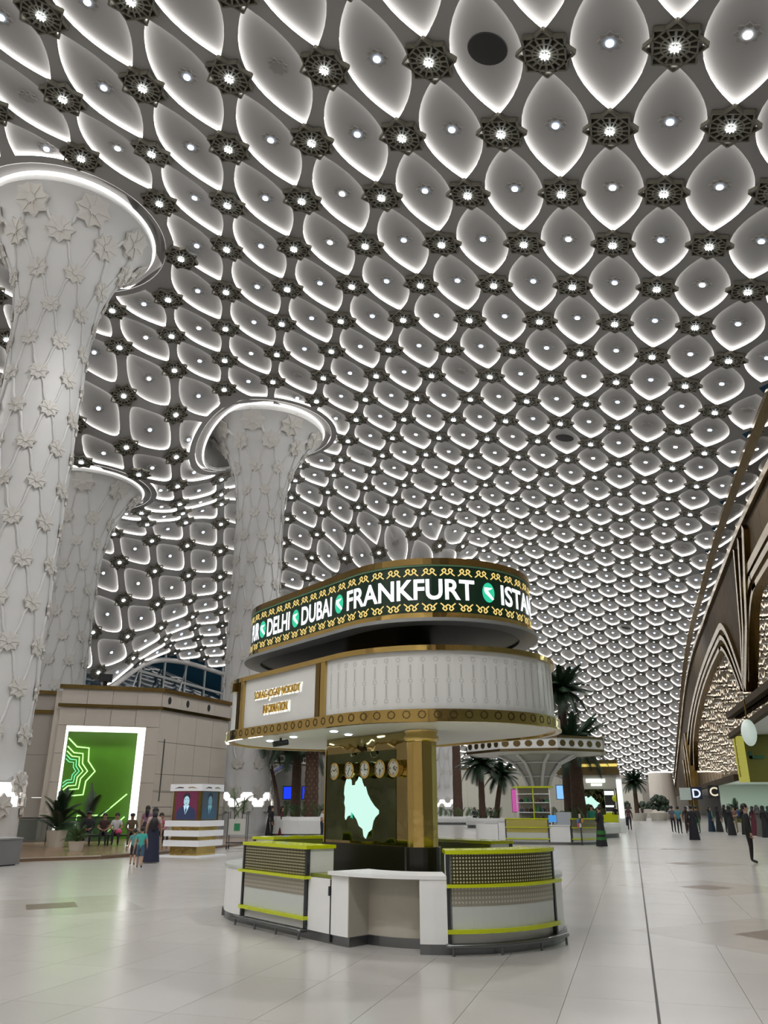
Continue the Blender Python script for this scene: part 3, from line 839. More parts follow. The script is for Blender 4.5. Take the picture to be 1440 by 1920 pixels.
M_PERFY = dots_mat('perforated_yellow', (0.42, 0.37, 0.08), (0.60, 0.55, 0.22), 24, 24, 0.27)
M_MILK = mat('milky_panel', (0.58, 0.62, 0.58), 0.2)
KIOSK_R = 1.72
kiosk = empty('information_kiosk', (KC1[0] + AX[0] * 1.3, KC1[1] + AX[1] * 1.3, 0), 0, 'oval information kiosk with a lit city ticker, white fascia and gold core', 'kiosk')
KOFF = Vector((kiosk.location[0], kiosk.location[1], 0))
class KStad(Stadium):
    def pos(s, u, R, RR=None):
        p, d = Stadium.pos(s, u, R, RR); return p - Vector((KOFF[0], KOFF[1])), d
KK = KStad(KC1, AX, KL)
def pod(S, u0, u1, parent, R=KIOSK_R, perf=M_PERF, perf2=M_PERF2, far=False):
    """counter pod: white body, lime ledges, perforated screen, steel posts"""
    body = band(S, u0, u1, R, R - 0.42, R - 0.02, 0.11, 1.08, 'pod_body', M_KW, parent)
    band(S, u0 + .02, u1 - .02, R, R - 0.44, R - 0.42, 0.2, 1.07, 'inner_panel', M_OLIVE, body)
    band(S, u0 - .03, u1 + .03, R, R - 0.44, R + 0.05, 1.08, 1.125, 'lime_top', M_LIME, body)
    band(S, u0 - .02, u1 + .08, R, R - 0.02, R + 0.11, 0.715, 0.75, 'lime_shelf', M_LIME, body)
    band(S, u0 - .02, u1 + .03, R, R - 0.02, R + 0.07, 0.22, 0.265, 'lime_ledge', M_LIME, body)
    band(S, u0 + .04, u1 - .04, R, R + 0.015, R + 0.03, 0.75, 1.075, 'perforated_screen', perf, body, uv=True)
    band(S, u0 + .04, u1 - .04, R, R + 0.012, R + 0.025, 0.51, 0.715, 'lower_screen', perf2, body, uv=True)
    band(S, u0 + .04, u1 - .04, R, R + 0.004, R + 0.02, 0.265, 0.51, 'milky_panel', M_MILK, body)
    for u in (u0, u1):
        band(S, u - .022, u + .022, R, R - .02, R + .035, 0.11, 1.08, 'steel_post', M_DSTEEL, body, step=.02)
    if not far:
        q = MB(); n = 24; zr = 0.105
        q.tube([(*S.pos(u0 - .05 + (u1 - u0 + .12) * k / n, R, R + 0.13)[0], zr) for k in range(n + 1)], 0.027, 8)
        fr = q.build('foot_rail', M_STEEL, body, smooth=True)
        for k in range(4):
            u = u0 + .03 + (u1 - u0) * k / 3.0
            p1, d = S.pos(u, R, R + .13); p0, _ = S.pos(u, R, R - .0)
            q = MB(); q.tube([(p1[0], p1[1], 0.0), (p1[0], p1[1], zr)], 0.016, 6); q.bar((p0[0], p0[1], .09), (p1[0], p1[1], .09), .02, .02); q.build('rail_bracket', M_STEEL, body)
    return body
def mirrored(u): return KK.per(KIOSK_R) / 2 + u
PER = KS.per(KIOSK_R)
# near side (u from the photograph), and the same layout turned half round at the back
for h in (0, 1):
    f = (lambda u: u) if h == 0 else (lambda u: u + PER / 2)
    counter = kiosk
    band(KK, f(-3.55), f(-2.42), KIOSK_R, KIOSK_R - .5, KIOSK_R - .0, 0.11, 0.74, 'end_cabinet', M_KW, counter)
    band(KK, f(-3.55), f(-2.42), KIOSK_R, KIOSK_R - .52, KIOSK_R + .02, 0.74, 0.78, 'end_top', M_MILK, counter)
    pod(KK, f(-2.42), f(-0.69), counter)
    band(KK, f(-0.66), f(-0.15), KIOSK_R, KIOSK_R - .06, KIOSK_R - .0, 0.11, 0.74, 'gate_door', M_KW, counter)
    dr = band(KK, f(-0.68), f(-0.13), KIOSK_R, KIOSK_R - .5, KIOSK_R - .04, 0.745, 0.785, 'gate_top', M_OLIVE, counter)
    band(KK, f(-0.155), f(-0.135), KIOSK_R, KIOSK_R - .02, KIOSK_R + .025, 0.55, 0.66, 'handle', M_DSTEEL, counter, step=.01)
    band(KK, f(-0.145), f(-0.125), KIOSK_R, KIOSK_R - .04, KIOSK_R + .002, 0.02, 0.74, 'door_gap', M_DSTEEL, counter, step=.01)
    band(KK, f(-0.12), f(0.23), KIOSK_R, KIOSK_R - .5, KIOSK_R - .0, 0.11, 0.80, 'desk_pier', M_KW, counter)
    band(KK, f(1.24), f(1.56), KIOSK_R, KIOSK_R - .5, KIOSK_R + .04, 0.11, 0.80, 'desk_pier', M_KW, counter)
    band(KK, f(-0.14), f(1.56), KIOSK_R, KIOSK_R - .62, KIOSK_R + .05, 0.80, 0.84, 'desk_top', M_KW, counter)
    band(KK, f(0.23), f(1.24), KIOSK_R, KIOSK_R - .42, KIOSK_R - .36, 0.11, 0.80, 'knee_panel', M_KCREAM, counter)
    for u in (0.23, 1.235): band(KK, f(u - .005), f(u + .01), KIOSK_R, KIOSK_R - .42, KIOSK_R - .005, 0.11, 0.80, 'knee_side', M_KCREAM, counter, step=.005)
    pod(KK, f(1.58), f(3.25), counter)
    band(KK, f(3.25), f(PER / 2 - 3.55), KIOSK_R, KIOSK_R - .5, KIOSK_R - .0, 0.11, 0.74, 'end_cabinet', M_KW, counter)
    band(KK, f(3.25), f(PER / 2 - 3.55), KIOSK_R, KIOSK_R - .52, KIOSK_R + .02, 0.74, 0.78, 'end_top', M_MILK, counter)
    band(KK, f(-3.55), f(0.23), KIOSK_R, KIOSK_R - .4, KIOSK_R - .02, 0.0, 0.11, 'steel_plinth', M_STEEL, counter)
    band(KK, f(0.23), f(1.24), KIOSK_R, KIOSK_R - .5, KIOSK_R - .35, 0.0, 0.11, 'steel_plinth', M_STEEL, counter)
    for u in (0.23, 1.24): band(KK, f(u - .01), f(u + .01), KIOSK_R, KIOSK_R - .5, KIOSK_R - .02, 0.0, 0.11, 'steel_plinth', M_STEEL, counter, step=.01)
    band(KK, f(1.24), f(PER / 2 - 3.55), KIOSK_R, KIOSK_R - .4, KIOSK_R + .03, 0.0, 0.115, 'steel_plinth', M_STEEL, counter)
# --- lower canopy: soffit, gold band with ring ornaments, white fascia
FR = 1.80
can = band(KK, 0, None, FR, 1.70, FR, 2.80, 3.56, 'white_fascia', M_FASCIA, kiosk)
disk(KK, FR, 1.86, 2.665, 'soffit', M_SOFFIT, can)
band(KK, 0, None, FR, 1.72, 1.87, 2.66, 2.80, 'gold_band', M_GOLD, can)
band(KK, 0, None, FR, 1.80, 1.885, 2.64, 2.665, 'gold_lip', M_GOLD, can)
LIT_STRIP = emission('soffit_strip', (1.0, 0.97, 0.9), 2.2)
for (u0, u1) in ((-3.75, -3.3), (-3.1, -2.55), (-2.3, -1.9)): band(KK, u0, u1, FR, 1.83, 1.87, 2.634, 2.639, 'soffit_strip_light', LIT_STRIP, can)
band(KK, 0, None, FR, 1.66, 1.85, 3.56, 3.63, 'gold_cornice', M_GOLD, can)
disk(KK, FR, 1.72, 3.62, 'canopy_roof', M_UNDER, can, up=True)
PF = KS.per(FR)
for u in (-0.29, -0.42, -2.66, -2.80, PF / 2 - 0.29, PF / 2 - 2.66):
    band(KK, u - .055, u + .055, FR, FR - .02, FR + .035, 2.8, 3.6, 'gold_post' if u in (-0.29, -2.66) else 'dark_post', M_GOLD if u in (-0.29, -2.66) else M_GOLDDK, can, step=.05)
band(KK, -3.05, -2.86, FR, FR + .0, FR + .09, 3.42, 3.56, 'cornice_stub', M_GOLD, can)
def wrap(S, R, r, pts, u0, z0, sc=1.0, off=0.0):
    out = []
    for x, z in pts:
        p, d = S.pos(u0 + x * sc, R, r + off); out.append((p[0], p[1], z0 + z * sc))
    return out
def ring_orn(S, R, r, u, z, ro, wd, b, n=14, star=False):
    for k in range(n):
        t0, t1 = 2 * pi * k / n, 2 * pi * (k + 1) / n
        k0 = ro * (1.0 if not star or k % 2 == 0 else 0.86); k1 = ro * (1.0 if not star or k % 2 == 1 else 0.86)
        q = [(k0 * cos(t0), k0 * sin(t0)), (k1 * cos(t1), k1 * sin(t1)), ((k1 - wd) * cos(t1), (k1 - wd) * sin(t1)), ((k0 - wd) * cos(t0), (k0 - wd) * sin(t0))]
        b.add(wrap(S, R, r, q, u, z), [(0, 1, 2, 3)])
nring = 84
for k in range(nring):
    u = PF * k / nring
    b = MB(); ring_orn(KK, FR, 1.873, u, 2.73, 0.056, 0.014, b, 16, True); b.build('ring_ornament', M_BRONZE, can)
M_CHAIN = mat('etched_line', (0.53, 0.55, 0.52), 0.4)
k = 0; u = -0.12
while u < 4.9:
    b = MB(); r = FR + .002
    for (za, zb) in ((2.96, 3.13), (3.21, 3.38)):
        b.add(wrap(KK, FR, r, [(-.012, za), (.012, za), (.012, zb), (-.012, zb)], u, 0), [(0, 1, 2, 3)])
    for z in (2.92, 3.17, 3.45): ring_orn(KK, FR, r, u, z, 0.032, 0.010, b, 10)
    b.build('chain_ornament', M_CHAIN, can); u += 0.168
# downlights and camera under the soffit
for (s_, w_) in ((1.55, 1.15), (0.65, 1.25), (-.55, 1.3), (-0.25, .82)):
    p = Vector((0, 0)) + AX * s_ + NX * w_
    b = MB(); b.lathe([(0.0, -0.012), (0.045, -0.012), (0.06, 0.0)], 14, (p[0], p[1], 2.662)); b.build('soffit_downlight', M_LAMPBLUE, can)
p = AX * 0.95 + NX * 1.30
b = MB(); b.tube([(p[0], p[1], 2.66), (p[0], p[1], 2.60)], .02, 8); b.tube([(p[0] + .1, p[1] + .06, 2.60), (p[0] - .08, p[1] - .10, 2.56)], .045, 10); b.build('security_camera', M_BLACKM, can)
# --- text helper
def wrap_text(S, R, r, s, u0, u1, z0, h, m, name, parent, bold=0.0, ex=0.0):
    vs, fs = text_pts(s, 1.0, bold, ex)
    x0, x1 = min(v[0] for v in vs), max(v[0] for v in vs); y0, y1 = min(v[1] for v in vs), max(v[1] for v in vs)
    out = []
    for x, y, z in vs:
        p, d = S.pos(u0 + (x - x0) / (x1 - x0) * (u1 - u0), R, r + z); out.append((p[0], p[1], z0 + (y - y0) / (y1 - y0) * h))
    b = MB(); b.add(out, fs); return b.build(name, m, parent)
# sign on the flat panel
for s, u0, u1, z, h in (('SORAG-JOGAP NOKADY', -2.22, -0.88, 3.19, 0.15), ('INFORMATION', -1.92, -1.22, 2.98, 0.13)):
    wrap_text(KK, FR, FR + .012, s, u0 - .03, u1 + .03, z - .025, h + .04, M_HALO, 'sign_halo', can, bold=0.03)
    wrap_text(KK, FR, FR + .035, s, u0, u1, z, h, M_GOLD, 'sign_letters', can, bold=0.004, ex=0.012)
# --- LED ring
LR = 1.55; PL = KS.per(LR)
led = band(KK, 0, None, LR, 1.30, LR, 4.13, 4.80, 'led_screen', M_LEDBG, kiosk)
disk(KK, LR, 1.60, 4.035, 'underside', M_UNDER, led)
band(KK, 0, None, LR, 1.36, 1.64, 4.00, 4.05, 'grey_lip', M_GREYLIP, led, smooth=False)
band(KK, 0, None, LR, 1.30, 1.585, 4.05, 4.13, 'gold_band', M_GOLD, led)
band(KK, 0, None, LR, 1.30, 1.565, 4.80, 4.825, 'green_edge', mat('green_edge', (0.10, 0.22, 0.12), 0.3), led)
band(KK, 0, None, LR, 1.30, 1.57, 4.825, 4.92, 'gold_crown', M_GOLDDK, led)
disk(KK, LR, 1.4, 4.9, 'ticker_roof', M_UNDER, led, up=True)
zt0, hh = 4.315, 0.30
for s, u0, u1 in (('PUR', -3.08, -2.72), ('DELHI', -2.44, -1.72), ('DUBAI', -1.36, -0.51), ('FRANKFURT', -0.12, 1.94), ('ISTANBUL', 2.40, 4.15)):
    wrap_text(KK, LR, LR + .006, s, u0, u1, zt0, hh, M_LEDW, 'ticker_word', led, bold=0.022)
for u in (-2.59, -1.54, -0.32, 2.17, 4.4):
    b = MB(); n = 24; b.add(wrap(KK, LR, LR + .005, [(0.105 * cos(2 * pi * k / n), 0.145 * sin(2 * pi * k / n)) for k in range(n)], u, zt0 + hh / 2), [tuple(range(n))]); lg = b.build('airline_disc', M_LEDGRN, led)
    b = MB(); sw = [(-.07, .07), (.07, .075), (.03, .045), (-.01, .03), (.0, .01), (.09, -.085), (.06, -.105), (-.06, -.01), (-.075, .03)]
    b.add(wrap(KK, LR, LR + .008, sw, u, zt0 + hh / 2), [tuple(range(len(sw)))]); b.build('bird_mark', M_LEDW, led)
def motif(S, u, z, flip, b):
    g = -1 if flip else 1
    def stroke(pts, wd=0.014):
        for k in range(len(pts) - 1):
            (x0, y0), (x1, y1) = pts[k], pts[k + 1]; L = hypot(x1 - x0, y1 - y0); nx, ny = -(y1 - y0) / L * wd / 2, (x1 - x0) / L * wd / 2
            q = [(x0 + nx, (y0 + ny) * g), (x1 + nx, (y1 + ny) * g), (x1 - nx, (y1 - ny) * g), (x0 - nx, (y0 - ny) * g)]
            b.add(wrap(S, LR, LR + .006, q, u, z, 1.28), [(0, 1, 2, 3)])
    for sx in (-1, 1):
        stroke([(sx * .0, -.035), (sx * .03, -.012), (sx * .012, .012), (sx * .03, .035), (sx * .062, .012), (sx * .04, -.010), (sx * .058, -.030)])
        stroke([(sx * .058, -.030), (sx * .082, -.048)])
nm = 58
for (z, fl_) in ((4.725, False), (4.205, True)):
    b = MB()
    for k in range(nm): motif(KK, PL * k / nm, z, fl_, b)
    b.build('ornament_band', M_LEDG, led)
# --- core: mirrored block with clocks and the glowing map, gold fluted column, black base
KROT = atan2(AX[1], AX[0])
core = None
def kb(s0, s1, w0, w1, z0, z1, name, m, parent=None):
    parent = parent or core or kiosk
    b = MB(); pts = [AX * s + NX * w_ for s, w_ in ((s0, w0), (s1, w0), (s1, w1), (s0, w1))]
    b.add([(p[0], p[1], z) for z in (z0, z1) for p in pts], [(3, 2, 1, 0), (4, 5, 6, 7), (0, 1, 5, 4), (1, 2, 6, 5), (2, 3, 7, 6), (3, 0, 4, 7)]); return b.build(name, m, parent)
core = kb(-1.27, .80, .1, .5, 1.10, 2.66, 'core_block', M_CORE)
kb(-1.02, .78, .5, .506, 1.14, 2.42, 'mirror_face', M_COREDK)
kb(-1.29, .82, .1, .53, 0.0, 1.10, 'black_base', M_BLACK)
kb(.79, .815, .48, .515, 1.1, 2.5, 'gold_edge', M_GOLD)
kb(-.9, .5, -.35, .35, 3.6, 4.05, 'neck', M_GOLDDK)
def fluted(s, w_, r, z0, z1, name, m, nf=10):
    p = AX * s + NX * w_; b = MB(); n = nf * 6
    vs = []
    for z in (z0, z1):
        for k in range(n):
            t = 2 * pi * k / n; rr = r * (1 - 0.07 * abs(sin(nf * t / 2))); vs.append((p[0] + rr * cos(t), p[1] + rr * sin(t), z))
    b.add(vs, [(k, (k + 1) % n, n + (k + 1) % n, n + k) for k in range(n)]); return b.build(name, m, core, smooth=True)
fluted(-1.40, .34, .225, 1.1, 2.55, 'fluted_column', M_GOLD)
p = AX * -1.40 + NX * .34
b = MB(); b.lathe([(.23, 2.50), (.26, 2.53), (.26, 2.58), (.23, 2.60), (.25, 2.66)], 24, (p[0], p[1], 0)); b.build('column_capital', M_GOLD, core, smooth=True)
b = MB(); b.lathe([(.26, 0), (.26, 1.1), (.0, 1.1)], 24, (p[0], p[1], 0)); b.build('column_base', M_BLACK, core)
fluted(1.0, -.34, .225, 1.1, 2.62, 'fluted_column', M_GOLD)
# face-local drawing: s to the left (+AX), so picture-right is -s
def face_pts(pts, s, z, off, scx=1.0, scz=1.0):
    out = []
    for x, y in pts:
        q = AX * (s - x * scx) + NX * (.506 + off); out.append((q[0], q[1], z + y * scz))
    return out
M_CLOCKF = mat('clock_face', (0.75, 0.74, 0.66), 0.4)
for k, (s, hm) in enumerate(((.42, (10, 2)), (.02, (1, 7)), (-.38, (3, 0)), (-.76, (5, 6)), (-1.08, (2, 4)))):
    z = 2.15; q = AX * s + NX * .506
    dirv = Vector((NX[0], NX[1], 0)); n = 20
    def ringp(r, d): return [tuple(Vector((q[0], q[1], z)) + dirv * d + Vector((AX[0], AX[1], 0)) * (r * cos(2 * pi * i / n)) + Vector((0, 0, 1)) * (r * sin(2 * pi * i / n))) for i in range(n)]
    b = MB(); A_ = ringp(.115, 0) + ringp(.13, .10) + ringp(.10, .105); 
    b.add(A_, [(i, (i + 1) % n, n + (i + 1) % n, n + i) for i in range(n)] + [(n + i, n + (i + 1) % n, 2 * n + (i + 1) % n, 2 * n + i) for i in range(n)])
    c = b.build('wall_clock', M_GOLD, kiosk, smooth=False)
    b = MB(); b.add(ringp(.10, .098), [tuple(range(n))]); b.build('clock_face', M_CLOCKF, c)
    b = MB()
    for (h_, L_) in ((hm[0], .05), (hm[1], .075)):
        t = pi / 2 - 2 * pi * h_ / 12
        b.add(face_pts([(-.008 * sin(t), .008 * cos(t)), (L_ * cos(t) - .008 * sin(t), L_ * sin(t) + .008 * cos(t)), (L_ * cos(t) + .008 * sin(t), L_ * sin(t) - .008 * cos(t)), (.008 * sin(t), -.008 * cos(t))], s, z, .1), [(0, 1, 2, 3)])
    for h_ in (0, 3, 6, 9):
        t = pi / 2 * h_ / 3; b.add(face_pts([(.075 * cos(t) - .01, .075 * sin(t) - .01), (.075 * cos(t) + .01, .075 * sin(t) - .01), (.075 * cos(t) + .01, .075 * sin(t) + .01), (.075 * cos(t) - .01, .075 * sin(t) + .01)], s, z, .1), [(0, 1, 2, 3)])
    b.build('clock_hands', M_BLACKM, c)
# glowing country outline (pixel outline of the photograph turned into face coordinates)
MAP = [(0, 7.2), (1, 9.5), (2.6, 10), (4, 9.2), (4.2, 7.4), (6.5, 7.5), (6.6, 8.4), (8, 9.2), (8.7, 10.3), (10.2, 9.6), (10.8, 8.2), (11.9, 6.6), (12.6, 6.9), (13.8, 4.3), (15.6, 2.2), (17.8, .3), (20.2, -1.1), (20.2, -2.2), (18.2, -3.4), (17.2, -4.6), (16.2, -7.4), (14.3, -8.3), (12.9, -10.4), (11.8, -9.6), (11.2, -7.3), (9.0, -6.3), (7.6, -4.2), (6.6, -3.4), (5.2, -2.2), (3.6, -2.9), (2.0, -3.1), (.9, -4.4), (.4, -3.6), (.6, -.2), (-.1, 1.4), (.3, 3.2), (-.3, 4.6)]
b = MB(); P_ = [((x - 10) * .043, y * .0425) for x, y in MAP]
n = len(P_); b.add(face_pts(P_, -.18, 1.62, .012) + face_pts(P_, -.18, 1.62, .0), [tuple(range(n))] + [(k, n + k, n + (k + 1) % n, (k + 1) % n) for k in range(n)])
b.build('glowing_map', emission('map_light', (0.62, 0.95, 0.84), 0.95), core)
b = MB(); b.add(face_pts([(0, .05), (.03, .02), (.035, -.05), (0, -.03), (-.03, -.04)], .05, 1.50, .016), [(0, 1, 2, 3, 4)]); b.build('capital_mark', M_LEDGRN, core)
spot('core_light', (*(AX * -.2 + NX * 1.3), 2.62), 60, radians(120), 0.8, parent=can)
spot('core_light', (*(AX * 1.5 + NX * .6), 2.62), 60, radians(120), 0.8, parent=can)
spot('core_light', (*(AX * -1.9 + NX * .5), 2.62), 60, radians(120), 0.8, parent=can)
# ================================================================== left building with the green niche
def local(o3, rz):
    c, s = cos(rz), sin(rz)
    return lambda x, y, z=0.0: (o3[0] + c * x - s * y, o3[1] + s * x + c * y, z)
M_GREENW = mat('green_wall', (0.075, 0.22, 0.008), 0.5, noise=0.15, nscale=1.2)
M_NEON = emission('neon_green', (0.55, 1.0, 0.35), 1.5)
M_NEONT = emission('neon_teal', (0.25, 0.95, 0.50), 1.1)
M_PORTAL = emission('portal_light', (1.0, 0.99, 0.93), 2.2)
M_GLASS = mat('tinted_glass', (0.05, 0.09, 0.08), 0.05, alpha=0.45)
BA = Vector((-27.7, 34.3)); BRZ = atan2(2.8, 4.1)
bld = empty('stone_building', (BA[0], BA[1], 0), BRZ, 'beige stone building with a white-lit portal around a green neon niche', 'building')
W, Hh = 5.0, 7.6
NX0, NX1, NZ1 = 0.40, 4.35, 5.55
def bp(name, x0, x1, y0, y1, z0, z1, m, parent=bld):
    b = MB(); b.bb(x0, x1, y0, y1, z0, z1); return b.build(name, m, parent)
# facade panels round the niche (local y = 0 is the facade, +y goes inside)
for k in range(4): bp('stone_panel', 0 + W * k / 4 + .01, W * (k + 1) / 4 - .01, 0, .3, NZ1 + .01, 6.45, M_STONE)
for k in range(4): bp('parapet_panel', 0 + W * k / 4 + .01, W * (k + 1) / 4 - .01, -.04, .3, 6.62, 7.38, M_STONE)
for k in range(4):
    z0, z1 = NZ1 * k / 4, NZ1 * (k + 1) / 4
    bp('stone_panel', 0, NX0 - .02, 0, .3, z0 + .01, z1 - .01, M_STONE); bp('stone_panel', NX1 + .02, W, 0, .3, z0 + .01, z1 - .01, M_STONE)
bp('gold_band', -.12, W + .1, -.12, .1, 6.46, 6.62, M_GOLDDK); bp('gold_cap', -.15, W + .12, -.16, .3, 7.38, 7.58, M_GOLDDK)
niche = bp('green_wall', NX0, NX1, 0.95, 1.05, 0.0, NZ1, M_GREENW)
bp('niche_side', NX0 - .02, NX0 + .02, .02, .95, 0, NZ1, M_STONE); bp('niche_side', NX1 - .02, NX1 + .02, .02, .95, 0, NZ1, M_STONE); bp('niche_top', NX0, NX1, .02, .95, NZ1 - .02, NZ1 + .02, M_STONE)
for (x0, x1, z0, z1) in ((NX0 + .02, NX0 + .14, 0, NZ1 - .02), (NX1 - .40, NX1 - .02, 0.6, NZ1 - .02), (NX0 + .02, NX1 - .02, NZ1 - .30, NZ1 - .02)):
    bp('portal_light', x0, x1, .03, .10, z0, z1, M_PORTAL)
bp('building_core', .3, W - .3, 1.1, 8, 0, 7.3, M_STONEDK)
# neon outlines on the green wall
def neon(pts, m, r=.035):
    b = MB(); b.tube([(x, .90, z) for x, z in pts], r, 6); b.build('neon_line', m, niche)
cx_, cz_ = NX0 + .15, 3.35
for k, (ro, m) in enumerate(((1.62, M_NEON), (1.22, M_NEON), (.98, M_NEON), (.78, M_NEONT), (.60, M_NEONT))):
    pts = []
    for q in range(-8, 9):
        t = q * pi / 16 * 1.0
        rr = ro if q % 4 == 0 else (ro * .80 if q % 2 == 0 else None)
        if rr is None: continue
        pts.append((cx_ + rr * cos(t) * .92, cz_ + rr * sin(t)))
    neon([p for p in pts if p[0] > cx_ - .02], m, .04 - .004 * k)
neon([(1.42, .75), (1.45, 1.22), (2.62, 1.22), (3.75, 2.25)], M_NEON); neon([(2.6, .40), (2.95, .40), (3.75, 1.15)], M_NEON)
area('niche_glow', (2.3, .4, 4.9), 3.0, .3, 22, (0.7, 1.0, 0.4), (radians(-25), 0, 0), bld)
# right-hand flank (turns back along the hall)
fr = empty('flank_wall', (W, 0, 0), radians(83.5) - BRZ); fr.parent = bld
for a in range(4):
    for k in range(4): bp('stone_panel', 1.6 * a + .012, 1.6 * (a + 1) - .012, 0, .3, 6.45 * k / 4 + .012, 6.45 * (k + 1) / 4 - .012, M_STONE, fr)
    bp('parapet_panel', 1.6 * a + .01, 1.6 * (a + 1) - .01, -.04, .3, 6.62, 7.38, M_STONE, fr)
bp('gold_band', 0, 6.4, -.12, .1, 6.46, 6.62, M_GOLDDK, fr); bp('gold_cap', 0, 6.4, -.16, .3, 7.38, 7.58, M_GOLDDK, fr)
for x in (.6, 2.2, 4.2):
    b = MB(); b.prism([(.13 * cos(2 * pi * k / 12), .2 * sin(2 * pi * k / 12)) for k in range(12)], 0, .02, Matrix.Translation((x, -.04, 7.0)) @ Matrix.Rotation(pi / 2, 4, 'X')); b.build('round_vent', M_BLACKM, fr)
b = MB(); b.bb(.5, .56, -.03, 0, 1.9, 5.0); b.build('wall_conduit', M_STEEL, fr)
for z in (1.15, 2.35): bp('dark_groove', .0, 6.4, -.02, .01, z, z + .08, M_STONEDK, fr)
# left set-back wing, its shade put into a darker stone colour
lw = empty('left_wing', (-.05, 1.4, 0), 0); lw.parent = bld
for a in range(4):
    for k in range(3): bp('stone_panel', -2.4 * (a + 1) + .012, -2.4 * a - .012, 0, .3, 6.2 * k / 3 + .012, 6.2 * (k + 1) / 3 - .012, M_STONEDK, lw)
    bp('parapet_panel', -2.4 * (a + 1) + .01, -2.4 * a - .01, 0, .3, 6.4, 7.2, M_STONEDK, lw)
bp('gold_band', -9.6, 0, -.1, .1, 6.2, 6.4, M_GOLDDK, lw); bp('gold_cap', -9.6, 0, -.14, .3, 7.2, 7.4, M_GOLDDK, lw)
bp('stone_return', -.3, .0, .3, 1.4, 0, 7.3, M_STONE)
b = MB(); b.tube([(1.95, 2.2, 7.58), (1.95, 2.2, 8.2)], .12, 10); b.box((1.95, 2.1, 8.3), (.7, .5, .4)); b.build('floodlight', M_BLACKM, bld)
# ------------------------------------------------------------------ deck
M_DECK = mat('brown_deck', (0.30, 0.19, 0.11), 0.22, noise=0.2, nscale=3)
M_DECKE = mat('deck_edge', (0.22, 0.15, 0.09), 0.3)
dk = [(-19.6, 20.5), (-18.4, 22.6), (-17.1, 24.2), (-16.75, 26.5), (-16.85, 30), (-17.0, 34), (-17.6, 37), (-19, 39.5), (-21.6, 41.0), (-23.2, 40.4), (-23.8, 37.3), (-27.8, 34.4), (-31, 30), (-27, 22)]
q = MB(); q.prism(dk, 0.004, 0.11); deck = q.build('wooden_deck', [M_DECK]); tag(deck, 'low brown wooden deck in front of the green niche', 'deck')
q = MB(); q.tube([(*p_, .09) for p_ in dk[:9]], .035, 6); q.build('deck_edge', M_DECKE, deck)
# glass balustrade
gl = empty('glass_balustrade', (-24.6, 31.4, .11), radians(35), 'tinted glass balustrade panels on the brown deck', 'balustrade')
for k in range(4):
    bp('glass_pane', -3.2 + 1.4 * k, -3.2 + 1.4 * k + 1.36, -.015, .015, .06, 1.0, M_GLASS, gl)
    bp('post', -3.24 + 1.4 * k, -3.2 + 1.4 * k, -.025, .025, 0, 1.05, M_DSTEEL, gl)
bp('handrail', -3.25, 2.4, -.03, .03, 1.02, 1.08, M_DSTEEL, gl)
# grey block seat at the left edge
M_GREYST = mat('grey_block', (0.20, 0.20, 0.20), 0.4, noise=0.08, nscale=3)
q = MB(); q.prism([(-1.3, -1.0), (1.05, -.75), (1.2, .5), (-.2, 1.2), (-1.6, .8)], 0.03, 0.72); 
gs = q.build('block_seat', M_GREYST, None, (-18.9, 20.6, 0)); tag(gs, 'low angular grey stone block seat at the left edge', 'seat')
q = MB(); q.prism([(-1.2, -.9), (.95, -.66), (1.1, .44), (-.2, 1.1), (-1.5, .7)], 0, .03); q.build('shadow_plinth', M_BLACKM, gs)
q = MB(); q.prism([(-1.32, -1.02), (1.07, -.77), (1.22, .5), (-.2, 1.22), (-1.62, .82)], .72, .76); q.build('seat_slab', mat('grey_slab', (0.33, 0.33, 0.33), 0.35), gs)
# ------------------------------------------------------------------ portrait stand
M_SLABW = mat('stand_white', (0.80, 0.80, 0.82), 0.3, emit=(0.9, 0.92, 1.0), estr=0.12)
st = empty('portrait_stand', (-15.05, 26.6, 0), radians(-6), 'square gold and white display stand with a suited portrait on its screens', 'display stand')
def sb2(name, hw, z0, z1, m, parent=st):
    b = MB(); b.bb(-hw, hw, -hw, hw, z0, z1); o = b.build(name, m, parent); return o
sb2('base_plate', .86, 0.0, .05, M_SLABW); sb2('gold_core', .56, .05, 1.10, M_GOLD)
for z in (.34, .66, .98): sb2('white_slab', .74, z, z + .19, M_SLABW)
sb2('screen_core', .58, 1.17, 2.15, M_GOLDDK); sb2('top_cap', .68, 2.15, 2.38, M_SLABW)
def face(side, pts, off, m, name, parent):
    b = MB()
    if side == 0: vs = [(x, -.58 - off, z) for x, z in pts]
    else: vs = [(.58 + off, x, z) for x, z in pts]
    b.add(vs, [tuple(range(len(pts)))]); return b.build(name, m, parent)
def ell(cx, cz, rx, rz_, n=18): return [(cx + rx * cos(2 * pi * k / n), cz + rz_ * sin(2 * pi * k / n)) for k in range(n)]
